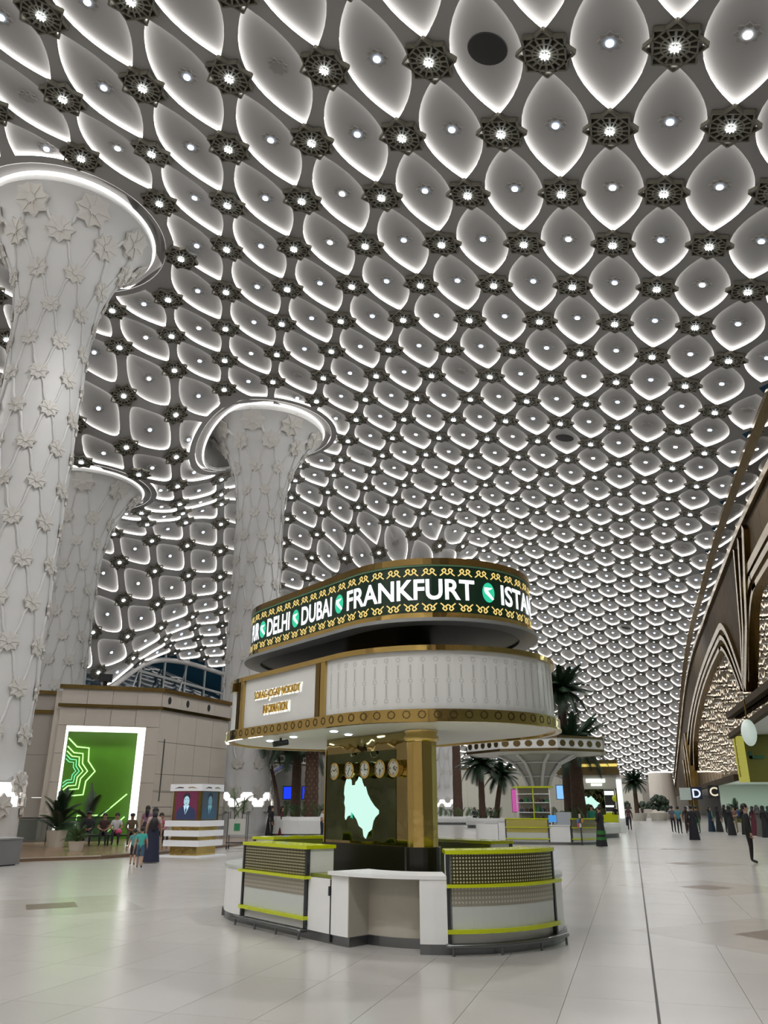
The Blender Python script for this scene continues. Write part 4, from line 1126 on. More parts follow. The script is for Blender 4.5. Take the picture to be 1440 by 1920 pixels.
for sd, pal in ((0, ((.11, .008, .04), (.012, .022, .07), (.55, .80, .95), (.40, .62, .72), (.01, .012, .02), .9)), (1, ((.03, .05, .07), (.02, .06, .10), (.18, .38, .45), (.10, .24, .30), (.01, .02, .03), .8))):
    bgc, suit, shirt, skin, hair, es = pal
    E_ = lambda nm, c: emission('portrait_' + nm + str(sd), c, es)
    scr = face(sd, [(-.47, 1.2), (.47, 1.2), (.47, 2.13), (-.47, 2.13)], .004, E_('ground', bgc), 'screen', st)
    face(sd, [(-.40, 1.2), (.42, 1.2), (.40, 1.48), (.30, 1.58), (.10, 1.66), (-.10, 1.66), (-.29, 1.58), (-.40, 1.45)], .007, E_('suit', suit), 'suit', scr)
    face(sd, [(-.02, 1.36), (.13, 1.66), (.02, 1.70), (-.12, 1.66)], .009, E_('shirt', shirt), 'shirt', scr)
    face(sd, [(-.02, 1.36), (.03, 1.52), (.0, 1.63), (-.04, 1.52)], .011, E_('tie', (.02, .04, .12)), 'tie', scr)
    face(sd, ell(0, 1.955, .15, .14), .009, E_('hair', hair), 'hair', scr)
    face(sd, ell(0, 1.81, .12, .175), .011, E_('face', skin), 'portrait_face', scr)
    for (x, z, rx, rz_) in ((-.055, 1.87, .026, .012), (.055, 1.87, .026, .012), (0, 1.74, .045, .009)): face(sd, ell(x, z, rx, rz_, 8), .013, E_('line', (.10, .10, .12)), 'portrait_feature', scr)
for sd in (0, 1):
    face(sd, [(-.5, 2.22), (-.3, 2.29), (-.1, 2.27), (-.1, 2.24), (-.3, 2.25)], .11, M_BLACKM, 'scroll_mark', st); face(sd, [(.5, 2.22), (.3, 2.29), (.1, 2.27), (.1, 2.24), (.3, 2.25)], .11, M_GOLD, 'scroll_mark', st)
# ================================================================== plants
M_LEAF = mat('palm_leaf', (0.018, 0.045, 0.020), 0.45, noise=0.4, nscale=3)
M_LEAF2 = mat('bright_leaf', (0.045, 0.095, 0.020), 0.45, noise=0.4, nscale=5)
M_TRUNK = mat('palm_trunk', (0.085, 0.048, 0.032), 0.8, noise=0.4, nscale=6)
M_STUB = mat('trunk_scar', (0.20, 0.12, 0.075), 0.8)
M_POT = mat('white_pot', (0.66, 0.63, 0.55), 0.4)
M_SOIL = mat('soil', (0.04, 0.03, 0.02), 0.9)
def frond_mesh(L, droop, nl=28, wid=.6, m=M_LEAF):
    b = MB(); pts = []
    for k in range(nl + 1):
        f = k / nl; pts.append(Vector((L * (f - .12 * f * f * droop), 0, L * (.42 * f - droop * f * f * .75))))
    b.tube(pts, [.03 * (1 - .8 * k / nl) for k in range(nl + 1)], 4)
    for k in range(2, nl + 1):
        p = pts[k]; f = k / nl; ll = wid * L * .42 * sin(pi * min(1, .18 + .82 * f)) ** .6 + .06
        t = (pts[k] - pts[k - 1]).normalized()
        for s in (-1, 1):
            tip = p + Vector((0, s, 0)) * ll * .85 + t * ll * .55 - Vector((0, 0, 1)) * ll * .35
            sd = t * .052 * L * .5
            b.add([p - sd, p + sd, tip], [(0, 1, 2)])
    return b.mesh('frond', m)
FR_ = [frond_mesh(2.0, .35), frond_mesh(2.0, .75), frond_mesh(2.0, 1.15)]
FRB = [frond_mesh(1.0, .5, 14, .6, M_LEAF2), frond_mesh(1.0, .9, 14, .6, M_LEAF2)]
def palm(name, x, y, h, cr, tr, label, n=38, lean=(0, 0), scars=False, pot=None, grp='palm trees in the hall'):
    rt = empty(name, (x, y, 0), 0, label, 'palm', grp)
    b = MB(); pts = [(lean[0] * (k / 12) ** 1.5, lean[1] * (k / 12) ** 1.5, h * k / 12) for k in range(13)]
    b.tube(pts, [tr * (1.25 - .35 * k / 12) * (1.0 if k % 2 else 1.06) for k in range(13)], 12); tk = b.build('trunk', M_TRUNK, rt, smooth=True)
    if scars:
        b = MB()
        for a in range(int(h / .22)):
            for k in range(8):
                t = 2 * pi * (k + .5 * (a % 2)) / 8; z = .2 + a * .22; r = tr * (1.22 - .33 * z / h)
                b.ball((r * cos(t), r * sin(t), z), (.055, .055, .06), 6, 4)
        tag(b.build('trunk_scars', M_STUB, tk), kind='stuff')
    for k in range(n):
        t = 2.399963 * k; f = k / n; el = radians(62 - 95 * f)
        o = obj('frond', FR_[0 if f < .3 else (1 if f < .7 else 2)], rt)
        o.matrix_basis = Matrix.Translation((lean[0], lean[1], h - .05)) @ Matrix.Rotation(t, 4, 'Z') @ Matrix.Rotation(-el * .7, 4, 'Y') @ Matrix.Scale(cr / 2.0 * random.uniform(.88, 1.1), 4)
    if pot:
        b = MB(); b.lathe([(pot[0] * .8, 0), (pot[0], pot[1]), (pot[0] * .9, pot[1]), (pot[0] * .88, pot[1] - .06), (0, pot[1] - .06)], 20); b.build('planter', M_POT, rt)
    return rt
palm('date_palm', -3.7, 52.0, 8.6, 2.3, .27, 'tall dark palm rising above the kiosk canopy roof')
palm('date_palm', -3.04, 50.2, 5.1, 2.5, .36, 'broad drooping palm behind the ornamented shop canopy, right side', n=30)
palm('date_palm', -12.1, 69.0, 5.0, 2.3, .24, 'bushy multi-stem palm between far column and shop canopy', n=30)
palm('date_palm', -11.2, 70.3, 4.2, 2.0, .20, 'lower palm leaning beside the bushy multi-stem palm', n=24, lean=(.7, 0))
palm('date_palm', -16.9, 82.3, 11.5, 2.6, .40, 'bare brown palm trunk in front of the far column')
palm('date_palm', .5, 110, 4.6, 1.9, .24, 'distant small palm in a white planter at hall end', pot=(1.2, .9))
palm('date_palm', -17.8, 44.6, 6.3, 2.6, .36, 'scarred brown palm trunk seen left of the kiosk core', scars=True)
palm('date_palm', -19.6, 46.6, 5.6, 2.6, .27, 'dark palm trunk behind the scarred one')
palm('date_palm', -20.3, 46.2, 5.4, 1.8, .10, 'thin leaning palm stem beside blue screens', n=14, lean=(-1.3, -.2))
palm('date_palm', -5.2, 88, 5.4, 2.2, .25, 'dark palm behind the far kiosk canopy', n=20)
def bush(name, x, y, z, h, n, label, pot, potm=M_POT, dark=False, cat='plant', stem=False):
    rt = empty(name, (x, y, z), random.random() * 6, label, cat, 'potted plants')
    b = MB(); b.lathe([(pot[0] * .78, 0), (pot[0], pot[1]), (pot[0] * .9, pot[1]), (pot[0] * .88, pot[1] - .05), (0, pot[1] - .05)], 16); b.build('pot', potm, rt)
    if stem: b = MB(); b.tube([(0, 0, pot[1] - .05), (.03, .02, pot[1] + h * .5)], .03, 6); b.build('stem', M_TRUNK, rt)
    for k in range(n):
        t = 2.399963 * k; f = k / n; o = obj('frond', (FR_ if dark else FRB)[k % 2], rt)
        o.matrix_basis = Matrix.Translation((0, 0, pot[1] - .03 + (h * .5 * (1 - f) if stem else 0))) @ Matrix.Rotation(t, 4, 'Z') @ Matrix.Rotation(-radians(80 - 70 * f), 4, 'Y') @ Matrix.Scale(h * (.5 if dark else .95) * random.uniform(.75, 1.05), 4)
    return rt
bush('potted_plant', -19.9, 26.6, .11, .75, 16, 'leafy green plant in a squat white pot on deck', (.29, .32))
bush('potted_plant', -22.4, 28.6, .11, 1.25, 20, 'tall dark leafy plant in a white tub near largest column', (.40, .62), dark=True, stem=True)
bush('potted_plant', -18.9, 29.2, .11, .6, 14, 'low bush of green leaves right of the squat white pot', (.22, .22))
bush('potted_plant', -25.4, 34.6, .11, 1.5, 6, 'slender bare-stemmed plant in front of the green neon niche', (.3, .4), dark=True, stem=True)
# plant on a wheeled cart near the column base
ct = empty('plant_cart', (-15.85, 31.6, 0), radians(20), 'wheeled metal cart carrying a pale box of thin palms', 'cart')
bp('box', -.35, .35, -.3, .3, .55, 1.15, mat('pale_box', (0.60, 0.60, 0.55), .4), ct); bp('green_logo', -.12, .12, -.31, -.30, .70, .98, mat('logo_green', (0.03, .25, .10), .5), ct)
for x in (-.38, .38):
    for y in (-.33, .33):
        b = MB(); b.tube([(x, y, .05), (x, y, 1.45)], .02, 6); b.build('upright', M_STEEL, ct)
        b = MB(); b.tube([(x - .02, y, .07), (x + .02, y, .07)], .07, 10); b.build('wheel', M_BLACKM, ct)
bp('tray', -.42, .42, -.36, .36, .22, .26, M_DSTEEL, ct)
for k in range(7):
    o = obj('frond', FRB[k % 2], ct); o.matrix_basis = Matrix.Translation(((k % 3 - 1) * .2, 0, 1.1 + .12 * k)) @ Matrix.Rotation(k * 2.4, 4, 'Z') @ Matrix.Rotation(-radians(50), 4, 'Y') @ Matrix.Scale(.75, 4)
for x in (-.15, .15): b = MB(); b.tube([(x, 0, 1.1), (x * 1.4, 0, 2.0)], .02, 6); b.build('stem', M_TRUNK, ct)
# ================================================================== second kiosk: shop with lime counters, shelf, mushroom canopy
k2 = empty('shop_kiosk', (-4.5, 40.9, 0), 0, 'shop kiosk with lime and yellow counters beneath the ornamented canopy', 'kiosk')
class S2(Stadium):
    def __init__(s, o, *a): Stadium.__init__(s, *a); s.o = Vector((o[0], o[1]))
    def pos(s, u, R, RR=None):
        p, d = Stadium.pos(s, u, R, RR); return p - s.o, d
SK = S2((-4.5, 40.9), (-3.2, 40.9), (-1, 0), 2.6); P2 = SK.per(1.7)
band(SK, -2.95, -2.62, 1.7, 1.2, 1.7, .11, .92, 'white_cabinet', M_KW, k2)
pod(SK, -2.60, -0.62, k2, 1.7, M_PERFY, M_PERFY, far=True)
band(SK, -.58, .35, 1.7, 1.2, 1.7, .11, .80, 'white_cabinet', M_KW, k2); band(SK, -.6, .37, 1.7, 1.15, 1.74, .80, .84, 'cabinet_top', M_KW, k2)
pod(SK, .42, 2.3, k2, 1.7, far=True)
band(SK, 2.35, P2 - 2.98, 1.7, 1.2, 1.7, .11, .85, 'white_cabinet', M_KW, k2)
band(SK, 0, None, 1.7, 1.3, 1.68, 0, .11, 'steel_plinth', M_STEEL, k2)
sh = empty('shelf_unit', (-4.65, 41.3, 0), 0, 'lime-framed shelf unit with dark goods inside the shop kiosk', 'shelf')
for z in (.9, 1.35, 1.8, 2.2): bp('shelf_board', -.78, .78, -.2, .2, z, z + .04, M_KW, sh)
bp('back_panel', -.78, .78, .18, .22, .0, 2.5, M_KCREAM, sh)
for x in (-.8, 0, .8): bp('upright', x - .03, x + .03, -.22, -.16, 0, 2.5, M_LIME if x == 0 else M_KW, sh)
bp('lime_top', -.95, .95, -.3, .3, 2.5, 2.58, M_LIME, sh)
M_GOODS = [mat('goods_black', (.015, .015, .015), .5), mat('goods_green', (.03, .18, .06), .5), mat('goods_teal', (.05, .10, .11), .5), mat('goods_brown', (.10, .05, .03), .5)]
kk = 0
for z in (.94, 1.39, 1.84):
    for x in (-.62, -.38, -.15, .2, .42, .64):
        hgt = random.uniform(.14, .30); b = MB(); b.prism(star_poly(6, .10, .085), 0, hgt * .75); b.prism(star_poly(6, .05, .045), hgt * .75, hgt)
        o = b.build('souvenir_jar', M_GOODS[kk % 4], None, (-4.65 + x, 41.25, z)); kk += 1
        tag(o, ['black', 'green', 'teal', 'brown'][(kk - 1) % 4] + ' souvenir jar on the ' + {.94: 'lowest', 1.39: 'middle', 1.84: 'upper'}[z] + ' board of the lime-framed shelf, ' + ['first', 'second', 'third', 'fourth', 'fifth', 'sixth'][(kk - 1) % 6] + ' from its left', 'jar', 'souvenirs on the shop shelf')
cr_ = empty('cash_register', (-3.1, 39.55, .84), 0, 'pale grey cash register on the white shop counter', 'register')
bp('body', -.32, .32, -.2, .25, 0, .55, mat('register_grey', (.42, .46, .50), .4), cr_); bp('screen', -.72, -.36, -.05, .0, .12, .42, emission('register_blue', (.05, .30, .75), .9), cr_); bp('stand', -.56, -.52, -.02, .06, 0, .15, M_DSTEEL, cr_)
rk = empty('leaflet_rack', (-2.35, 39.1, 0), 0, 'small dark rack of coloured leaflets beside the cash register', 'rack')
bp('pole', -.03, .03, -.03, .03, 0, 1.35, M_DSTEEL, rk)
for k, c in enumerate(((.5, .1, .2), (.6, .6, .6), (.5, .25, .05), (.1, .2, .5), (.62, .6, .55))): bp('leaflet', -.16 + .1 * (k % 3), -.07 + .1 * (k % 3), -.06, -.04, .75 + .2 * (k // 2), .92 + .2 * (k // 2), mat('leaflet' + str(k), c, .5), rk)
def mushroom(x, y, R, z0, h, label, ribs=8, det=True):
    rt = empty('mushroom_canopy', (x, y, 0), radians(22.5), label, 'canopy', 'mushroom canopies')
    for k in range(8):
        a0, a1 = pi / 4 * k, pi / 4 * (k + 1)
        p0, p1 = Vector((R * cos(a0), R * sin(a0))), Vector((R * cos(a1), R * sin(a1))); e = (p1 - p0); L = e.length; e.normalize(); nn = Vector((e[1], -e[0]))
        def q(x0, x1, d0, d1, za, zb, name, m, par):
            b = MB(); c = [p0 + e * xx + nn * d for xx, d in ((x0, d0), (x1, d0), (x1, d1), (x0, d1))]
            b.add([(v[0], v[1], z) for z in (za, zb) for v in c], [(3, 2, 1, 0), (4, 5, 6, 7), (0, 1, 5, 4), (1, 2, 6, 5), (2, 3, 7, 6), (3, 0, 4, 7)]); return b.build(name, m, par)
        fa = q(.02, L - .02, -.10, .0, z0 + .12, z0 + h - .12, 'fascia_panel', M_KW, rt)
        q(0, L, -.14, .05, z0, z0 + .12, 'lower_trim', M_BRONZE, fa); q(0, L, -.14, .07, z0 + h - .12, z0 + h, 'upper_trim', M_BRONZE, fa)
        if det:
            for j in range(5):
                xm = L * (j + .5) / 5; c = p0 + e * xm + nn * .012; b = MB(); n = 10; rr = min(.22, h * .26)
                for r_, mm in ((rr, M_BRONZE),):
                    b.add([(c[0] + e[0] * r_ * cos(2 * pi * i / n), c[1] + e[1] * r_ * cos(2 * pi * i / n), z0 + h / 2 + r_ * .85 * sin(2 * pi * i / n)) for i in range(n)], [tuple(range(n))])
                    b.build('medallion', mm, fa)
    b = MB(); b.lathe([(R * .98, z0 + .02), (R * .55, z0 - .05), (.8, z0 - .2)], 8, a0=0, a1=2 * pi); b.build('canopy_soffit', M_SOFFIT, rt)
    b = MB(); b.lathe([(R * .98, z0 + h - .05), (0, z0 + h)], 8); b.build('canopy_roof', M_STONEDK, rt)
    b = MB(); prof = [(.42, 0), (.42, z0 * .45), (.5, z0 * .58), (.75, z0 * .74), (1.3, z0 * .90), (2.1, z0 - .06)]; b.lathe([(r * .93, z) for r, z in prof], 16); b.build('stem_skin', mat('stem_glass', (.45, .45, .42), .3), rt, smooth=True)
    for k in range(ribs):
        t = 2 * pi * k / ribs; b = MB(); b.tube([(r * cos(t), r * sin(t), z) for r, z in prof], .085, 6); b.build('rib', M_KW, rt, smooth=True)
    for (r, z) in prof[2:5]:
        b = MB(); b.tube([(r * cos(2 * pi * k / 24), r * sin(2 * pi * k / 24), z) for k in range(24)], .035, 6, closed=True); b.build('hoop', M_KW, rt)
    return rt
mushroom(-4.6, 43.6, 3.75, 4.20, .72, 'octagonal mushroom canopy with medallion fascia over the shop kiosk')
mushroom(-4.6, 78, 3.75, 4.4, .72, 'second octagonal mushroom canopy, half hidden behind the palm', det=True)
mushroom(-25.5, 53.5, 3.4, 4.4, .7, 'octagonal canopy glimpsed behind the thin leaning palm stem', det=True)
# curved white planter benches
def planter(x, y, R, label, h=.75, plants=8):
    rt = empty('planter_bench', (x, y, 0), 0, label, 'planter', 'white planter benches')
    b = MB(); b.lathe([(R - .1, 0), (R - .1, .2)], 32); b.build('steel_base', M_STEEL, rt)
    b = MB(); b.lathe([(R - .25, .2), (R, .22), (R + .05, h - .2), (R, h), (R - .5, h), (R - .5, h - .08), (0, h - .08)], 32); b.build('bench_ring', M_KW, rt, smooth=False)
    for k in range(plants):
        o = obj('frond', FRB[k % 2], rt); t = 2.4 * k; r = (R - .7) * sqrt((k + .5) / plants)
        o.matrix_basis = Matrix.Translation((r * cos(t), r * sin(t), h - .1)) @ Matrix.Rotation(t * 1.7, 4, 'Z') @ Matrix.Rotation(-radians(65), 4, 'Y') @ Matrix.Scale(1.1, 4)
planter(-16.9, 82.3, 3.4, 'white curved planter bench around the bare brown palm trunk', plants=26)
planter(-18.3, 45.2, 2.3, 'white planter bench under the scarred palm trunk', h=1.1, plants=22)
planter(-3.2, 50.0, 2.4, 'white planter bench behind the shop kiosk', plants=16)
planter(-11.8, 69.6, 1.8, 'white planter bench under the bushy palm', plants=10)
for (x, y, lb) in ((3.1, 112, 'nearer'), (4.0, 121, 'farther')):
    rt = empty('topiary_planter', (x, y, 0), 0, lb + ' of the two round white planters with clipped dark shrubs near hall end', 'planter')
    b = MB(); b.lathe([(.9, 0), (1.15, .9), (1.0, .95), (0, .9)], 20); b.build('tub', M_POT, rt)
    b = MB(); random.seed(3)
    for k in range(60):
        t, p_ = random.random() * 6.28, random.random() * 2.2; c = Vector((.75 * cos(t) * sin(p_), .75 * sin(t) * sin(p_), 1.9 + 1.0 * cos(p_)))
        b.ball(c, random.uniform(.18, .3), 6, 4)
    b.build('foliage', M_LEAF, rt)
# ================================================================== far shops and screens
M_SHOPW = mat('shop_wall', (0.50, 0.49, 0.42), 0.5, noise=0.05, nscale=1)
M_BLUE = emission('screen_blue', (0.01, 0.05, 1.0), 1.0)
M_BLUEW = emission('screen_lightblue', (0.25, 0.55, 1.0), 1.0)
M_SIGNW = emission('shop_sign', (0.9, 1.0, 0.93), 1.6)
def shop(x0, x1, y0, y1, h, label, m=M_SHOPW):
    rt = empty('shop_block', ((x0 + x1) / 2, y0, 0), 0, label, 'shop')
    w2 = (x1 - x0) / 2
    n = max(2, int((x1 - x0) / 2.2))
    for k in range(n): bp('wall_panel', -w2 + 2 * w2 * k / n + .01, -w2 + 2 * w2 * (k + 1) / n - .01, 0, .2, 0, h - .3, m, rt)
    bp('body', -w2, w2, .2, y1 - y0, 0, h - .05, m, rt); bp('cornice', -w2 - .1, w2 + .1, -.15, .3, h - .3, h, M_BRONZE, rt)
    return rt
s1 = shop(-29, -19.6, 57, 64, 5.6, 'pale shop block with blue screens behind the palms left of kiosk')
def screen(x, y, z, w_, h, m, label, rz=0):
    rt = empty('wall_screen', (x, y, z), rz, label, 'screen'); bp('frame', -w_ / 2 - .05, w_ / 2 + .05, -.03, .08, -h / 2 - .05, h / 2 + .05, M_BLACKM, rt); bp('picture', -w_ / 2, w_ / 2, -.045, -.03, -h / 2, h / 2, m, rt)
screen(-24.3, 56.9, 2.6, 1.25, .85, M_BLUE, 'leftmost plain blue screen on the pale shop wall')
screen(-22.9, 56.9, 2.6, 1.0, .85, M_BLUE, 'plain blue screen behind the dark palm trunk')
screen(-21.1, 56.9, 2.6, .9, .9, M_BLUEW, 'light blue screen nearest the gold kiosk core')
s2_ = shop(-19, -7.5, 122, 130, 7, 'pale distant shop block behind the bushy palm')
s3_ = shop(-44, -19.8, 140, 150, 8, 'dim distant block behind far column')
s4_ = shop(-7, 2.0, 160, 168, 6, 'distant stone block at the end of the hall')
screen(-12.4, 95, 2.3, 1.5, 2.4, emission('ad_pink', (.55, .08, .35), .9), 'magenta advertising screen far behind the shop counter')
screen(-8.8, 90, 2.6, .7, 2.2, M_SIGNW, 'narrow white lit panel beside the shop shelf')
screen(-5.0, 66, 2.7, 1.2, 1.0, M_BLUEW, 'small light blue screen between the palm trunks')
# far kiosk with brown canopy, lit sign and glowing map
fk = empty('far_kiosk', (-2.3, 66, 0), 0, 'distant brown-roofed kiosk with a lit white sign and glowing map', 'kiosk')
bp('canopy', -3.0, 1.6, -1.8, 2.5, 3.9, 4.3, M_BRONZE, fk); bp('fascia', -2.4, 1.3, -1.6, 2.3, 2.9, 3.9, M_SHOPW, fk); bp('yellow_strip', -1.4, 1.5, -1.85, -1.75, 4.5, 4.7, emission('strip_yellow', (.9, .7, .15), 1.0), fk)
bp('upper_roof', -2.0, 1.5, -1.6, 2.2, 4.3, 5.0, M_BRONZE, fk)
bp('lit_sign', -.9, .5, -1.68, -1.6, 3.35, 3.62, M_SIGNW, fk); bp('lit_sign_lower', -.55, .25, -1.68, -1.6, 3.12, 3.28, M_SIGNW, fk)
bp('core', -1.5, .3, -.4, .6, 0, 2.9, M_COREDK, fk); bp('counter', -2.4, 1.3, -1.7, -1.2, 0, 1.05, M_KW, fk); bp('lime_front', -2.3, 1.2, -1.76, -1.7, .55, 1.08, M_LIME, fk)
b = MB(); b.add([(-1.3 + (x + 2) * .055, -.43, 1.95 + y * .045) for x, y in MAP], [tuple(range(len(MAP)))]); b.build('glowing_map', emission('map_far', (.6, .95, .82), 1.0), fk)
for x in (-2.35, 1.25): bp('post', x - .06, x + .06, -1.6, -1.5, 1.05, 2.95, M_BRONZE, fk)
dk2 = empty('shop_desk', (-2.85, 105, 0), 0, 'distant lime-fronted shop desk with lit shelf boards', 'desk')
bp('body', -1.2, 1.2, -.5, .5, 0, 1.1, M_KW, dk2); bp('lime_front', -1.1, 1.1, -.56, -.5, .3, 1.0, M_LIME, dk2); bp('lit_shelf', -.8, .8, .3, .36, 3.0, 3.45, M_SIGNW, dk2); bp('lit_board', -.7, .7, .3, .36, 1.6, 1.8, M_SIGNW, dk2); bp('dark_back', -.9, .9, .4, .5, 1.1, 3.6, M_BLACKM, dk2)
b = MB(); b.ball((1.0, -.2, 2.6), (.45, .2, .4), 10, 6); b.build('lime_bag', M_LIME, dk2)
fd = empty('shop_tower', (-2.1, 60, 0), 0, 'slim white lit pillar in front of the far kiosk', 'pillar'); bp('lit_face', 1.2, 1.5, -.1, 0, .9, 3.4, M_SIGNW, fd); bp('frame', 1.15, 1.55, 0, .2, 0, 3.5, M_KW, fd)
# leaning stone drum near the hall end
b = MB(); b.lathe([(2.3, 0), (2.15, 4), (2.0, 7.2), (1.8, 7.3), (0, 7.3)], 32); o = b.build('stone_drum', M_STONE, None, (5.2, 150, 0), smooth=False); tag(o, 'broad pale stone drum at the far end of the hall', 'drum')
b = MB(); b.lathe([(2.02, 7.15), (2.02, 7.32)], 32); b.build('rim_light', M_COVE, o)
for k, x in enumerate((-3.2, -.2, 2.8)):
    rt = empty('stone_planter', (x - 1, 138 + k, 0), 0, ['left', 'middle', 'right'][k] + ' low stone planter box with dark shrubs at hall end', 'planter'); bp('box', -1.2, 1.2, -.6, .6, 0, 1.3, M_STONE, rt)
    b = MB(); random.seed(k)
    for q_ in range(30): b.ball((random.uniform(-1, 1), random.uniform(-.4, .4), 1.4 + random.random() * .9), .3, 6, 4)
    b.build('shrub', M_LEAF, rt)
# hanging letter signs at the check-in hall
def hang(x, y, z, s, label, m_bg, m_fg, w_=1.0):
    rt = empty('letter_sign', (x, y, z), radians(0), label, 'sign'); bp('board', -w_ / 2, w_ / 2, -.06, .06, -.55, .55, m_bg, rt)
    for xx in (-.3, .3): bp('hanger', xx - .02, xx + .02, -.02, .02, .55, 1.2, M_DSTEEL, rt)
    vs, fs = text_pts(s, 1.0, .02); x0, x1 = min(v[0] for v in vs), max(v[0] for v in vs); y1 = max(v[1] for v in vs)
    b = MB(); b.add([((v[0] - (x0 + x1) / 2) * 1.1, -.07, (v[1] - y1 / 2) * 1.1) for v in vs], fs); b.build('letter', m_fg, rt); return rt
hang(6.0, 84, 2.85, 'D', 'hanging dark blue sign with a white letter D', mat('sign_blue', (.01, .015, .05), .4), emission('sign_white', (.75, .85, 1), 1.0))
bp('white_box', -1.5, -.5, .0, .5, -.6, .5, mat('sign_box', (.6, .7, .66), .4), bpy.data.objects['letter_sign'])
hang(7.55, 84, 3.0, 'C', 'hanging black sign with a cream letter C', M_BLACKM, emission('sign_cream', (.85, .75, .55), .9), 1.0)
for k in range(5):
    rt = empty('check_in_desk', (13.0, 62 + 9 * k, 0), 0, ['nearest', 'second nearest', 'third', 'fourth', 'farthest'][k] + ' white check-in desk along the pale green wall', 'desk', 'check-in desks'); bp('desk_body', -.5, .5, -1.6, 1.6, 0, 1.05, M_KW, rt); bp('desk_top', -.6, .6, -1.7, 1.7, 1.05, 1.1, M_STEEL, rt); bp('monitor', -.1, .0, -.5, .5, 1.2, 1.7, M_BLACKM, rt)
bush('potted_plant', 6.9, 62.5, 0, 1.1, 14, 'dark potted tree standing among the check-in crowd', (.4, .6), dark=True, stem=True)
dt = empty('globe_lamp', (8.2, 60, 6.4), 0, 'round milky globe lamp hanging at the right edge', 'lamp'); b = MB(); b.ball((0, 0, 0), (.5, .5, .9), 18, 10); b.build('globe', mat('globe_milk', (.6, .65, .6), .15, emit=(.8, 1, .9), estr=.25), dt, smooth=True); b = MB(); b.tube([(0, 0, .9), (0, 0, 2.2)], .06, 8); b.build('stem', M_GOLDDK, dt)
# ================================================================== people
M_SKIN = mat('skin', (0.42, 0.25, 0.17), 0.5)
M_HAIR = mat('hair_black', (0.012, 0.009, 0.008), 0.5)
M_SHOE = mat('shoe_black', (0.012, 0.012, 0.012), 0.4)
M_FACE = mat('face_dark', (0.05, 0.02, 0.02), 0.5)
_cl = {}
def cloth(c):
    if c not in _cl: _cl[c] = mat('cloth_%d' % len(_cl), c, 0.75, noise=0.12, nscale=9)
    return _cl[c]
def person(x, y, face, label, h=1.68, pose='stand', top=(.02, .02, .025), leg=(.015, .015, .02), z=0.0, hair='short', dress=None, bare_arm=False, bare_leg=False, wd=1.0, hairc=None, grp=None, extra=None):
    """face: world direction (dx, dy) the person looks at"""
    rz = atan2(face[1], face[0]) + pi / 2
    rt = empty('person', (x, y, z), rz, label, 'person', grp)
    s = h / 1.76
    J, b = body(pose, wd, bare_arm, bare_leg)
    b.build('body', [cloth(top), cloth(leg), M_SKIN, M_SHOE], rt, smooth=True).scale = (s, s, s)
    J = {k: (v[0] * s, v[1] * s, v[2] * s, v[3] * s) for k, v in J.items()}
    hx, hy, hz = J['hed'][:3]; hm = cloth(hairc) if hairc else M_HAIR
    q = MB()
    n = 14
    if hair == 'scarf': q.ball((hx, hy + .022 * s, hz + .005 * s), (.125 * s, .122 * s, .135 * s), n, 9); q.lathe([(.10 * s, hz - .04 * s), (.13 * s, hz - .16 * s), (.19 * s, hz - .27 * s)], n, (hx, hy + .03 * s, 0))
    elif hair == 'cap': q.ball((hx, hy + .01, hz + .04 * s), (.112 * s, .118 * s, .075 * s), n, 8); q.box((hx, hy - .12 * s, hz + .035 * s), (.15 * s, .10 * s, .015 * s))
    else:
        q.ball((hx, hy + .028 * s, hz + .028 * s), (.108 * s, .105 * s, .105 * s), n, 9)
        if hair == 'long': q.tube([(hx, hy + .06 * s, hz), (hx, hy + .10 * s, hz - .16 * s), (hx, hy + .12 * s, hz - .34 * s)], [.09 * s, .085 * s, .03 * s], 10)
        if hair == 'bun': q.ball((hx, hy + .12 * s, hz + .03 * s), .05 * s, 10, 7)
    q.build('scarf' if hair == 'scarf' else ('cap' if hair == 'cap' else 'hair'), hm, rt, smooth=True)
    q = MB()
    for g in (-1, 1):
        q.ball((hx + g * .036 * s, hy - .092 * s, hz + .012 * s), (.014 * s, .008 * s, .008 * s), 6, 4); q.box((hx + g * .036 * s, hy - .094 * s, hz + .034 * s), (.034 * s, .01 * s, .006 * s))
    q.box((hx, hy - .088 * s, hz - .066 * s), (.042 * s, .012 * s, .008 * s)); q.build('face_features', M_FACE, rt)
    if dress:
        px_, py_ = J['pel'][0], J['pel'][1]; q = MB(); vs = []; n = 20
        rows = ((1.12, .155, .115), (.95, .19, .145), (.6, .225, .185), (.3, .25, .22), (.03, .28, .25))
        for (zz, rx, ry) in rows:
            for k in range(n):
                t = 2 * pi * k / n; w_ = 1 + .05 * sin(5 * t) * (1.12 - zz); vs.append((px_ + rx * s * wd * cos(t) * w_, py_ + ry * s * wd * sin(t) * w_, zz * s))
        q.add(vs, [(r * n + k, r * n + (k + 1) % n, (r + 1) * n + (k + 1) % n, (r + 1) * n + k) for r in range(len(rows) - 1) for k in range(n)]); q.build('dress', cloth(dress), rt, smooth=True)
    if extra == 'backpack':
        q = MB(); q.ball((0, .20 * s, 1.24 * s), (.15 * s, .10 * s, .22 * s), 12, 8); q.build('backpack', M_BLACKM, rt, smooth=True)
    if extra == 'bag': q = MB(); q.ball((.10, -.28, .56 * s), (.15, .09, .12), 12, 8); q.build('pink_bag', mat('bag_pink', (.65, .06, .22), .5), rt, smooth=True)
    return rt
BLK, NAVY, DGR = (.012, .012, .014), (.015, .02, .05), (.03, .03, .03)
CAMD = lambda x, y: (-x, -y)
AWAY = lambda x, y: (x, y)
P = person
P(-14.46, 23.05, (-.5, .86), 'woman with black backpack and long navy skirt seen from behind', 1.60, 'stand', (.55, .40, .36), NAVY, hair='long', dress=NAVY, extra='backpack', bare_arm=True)
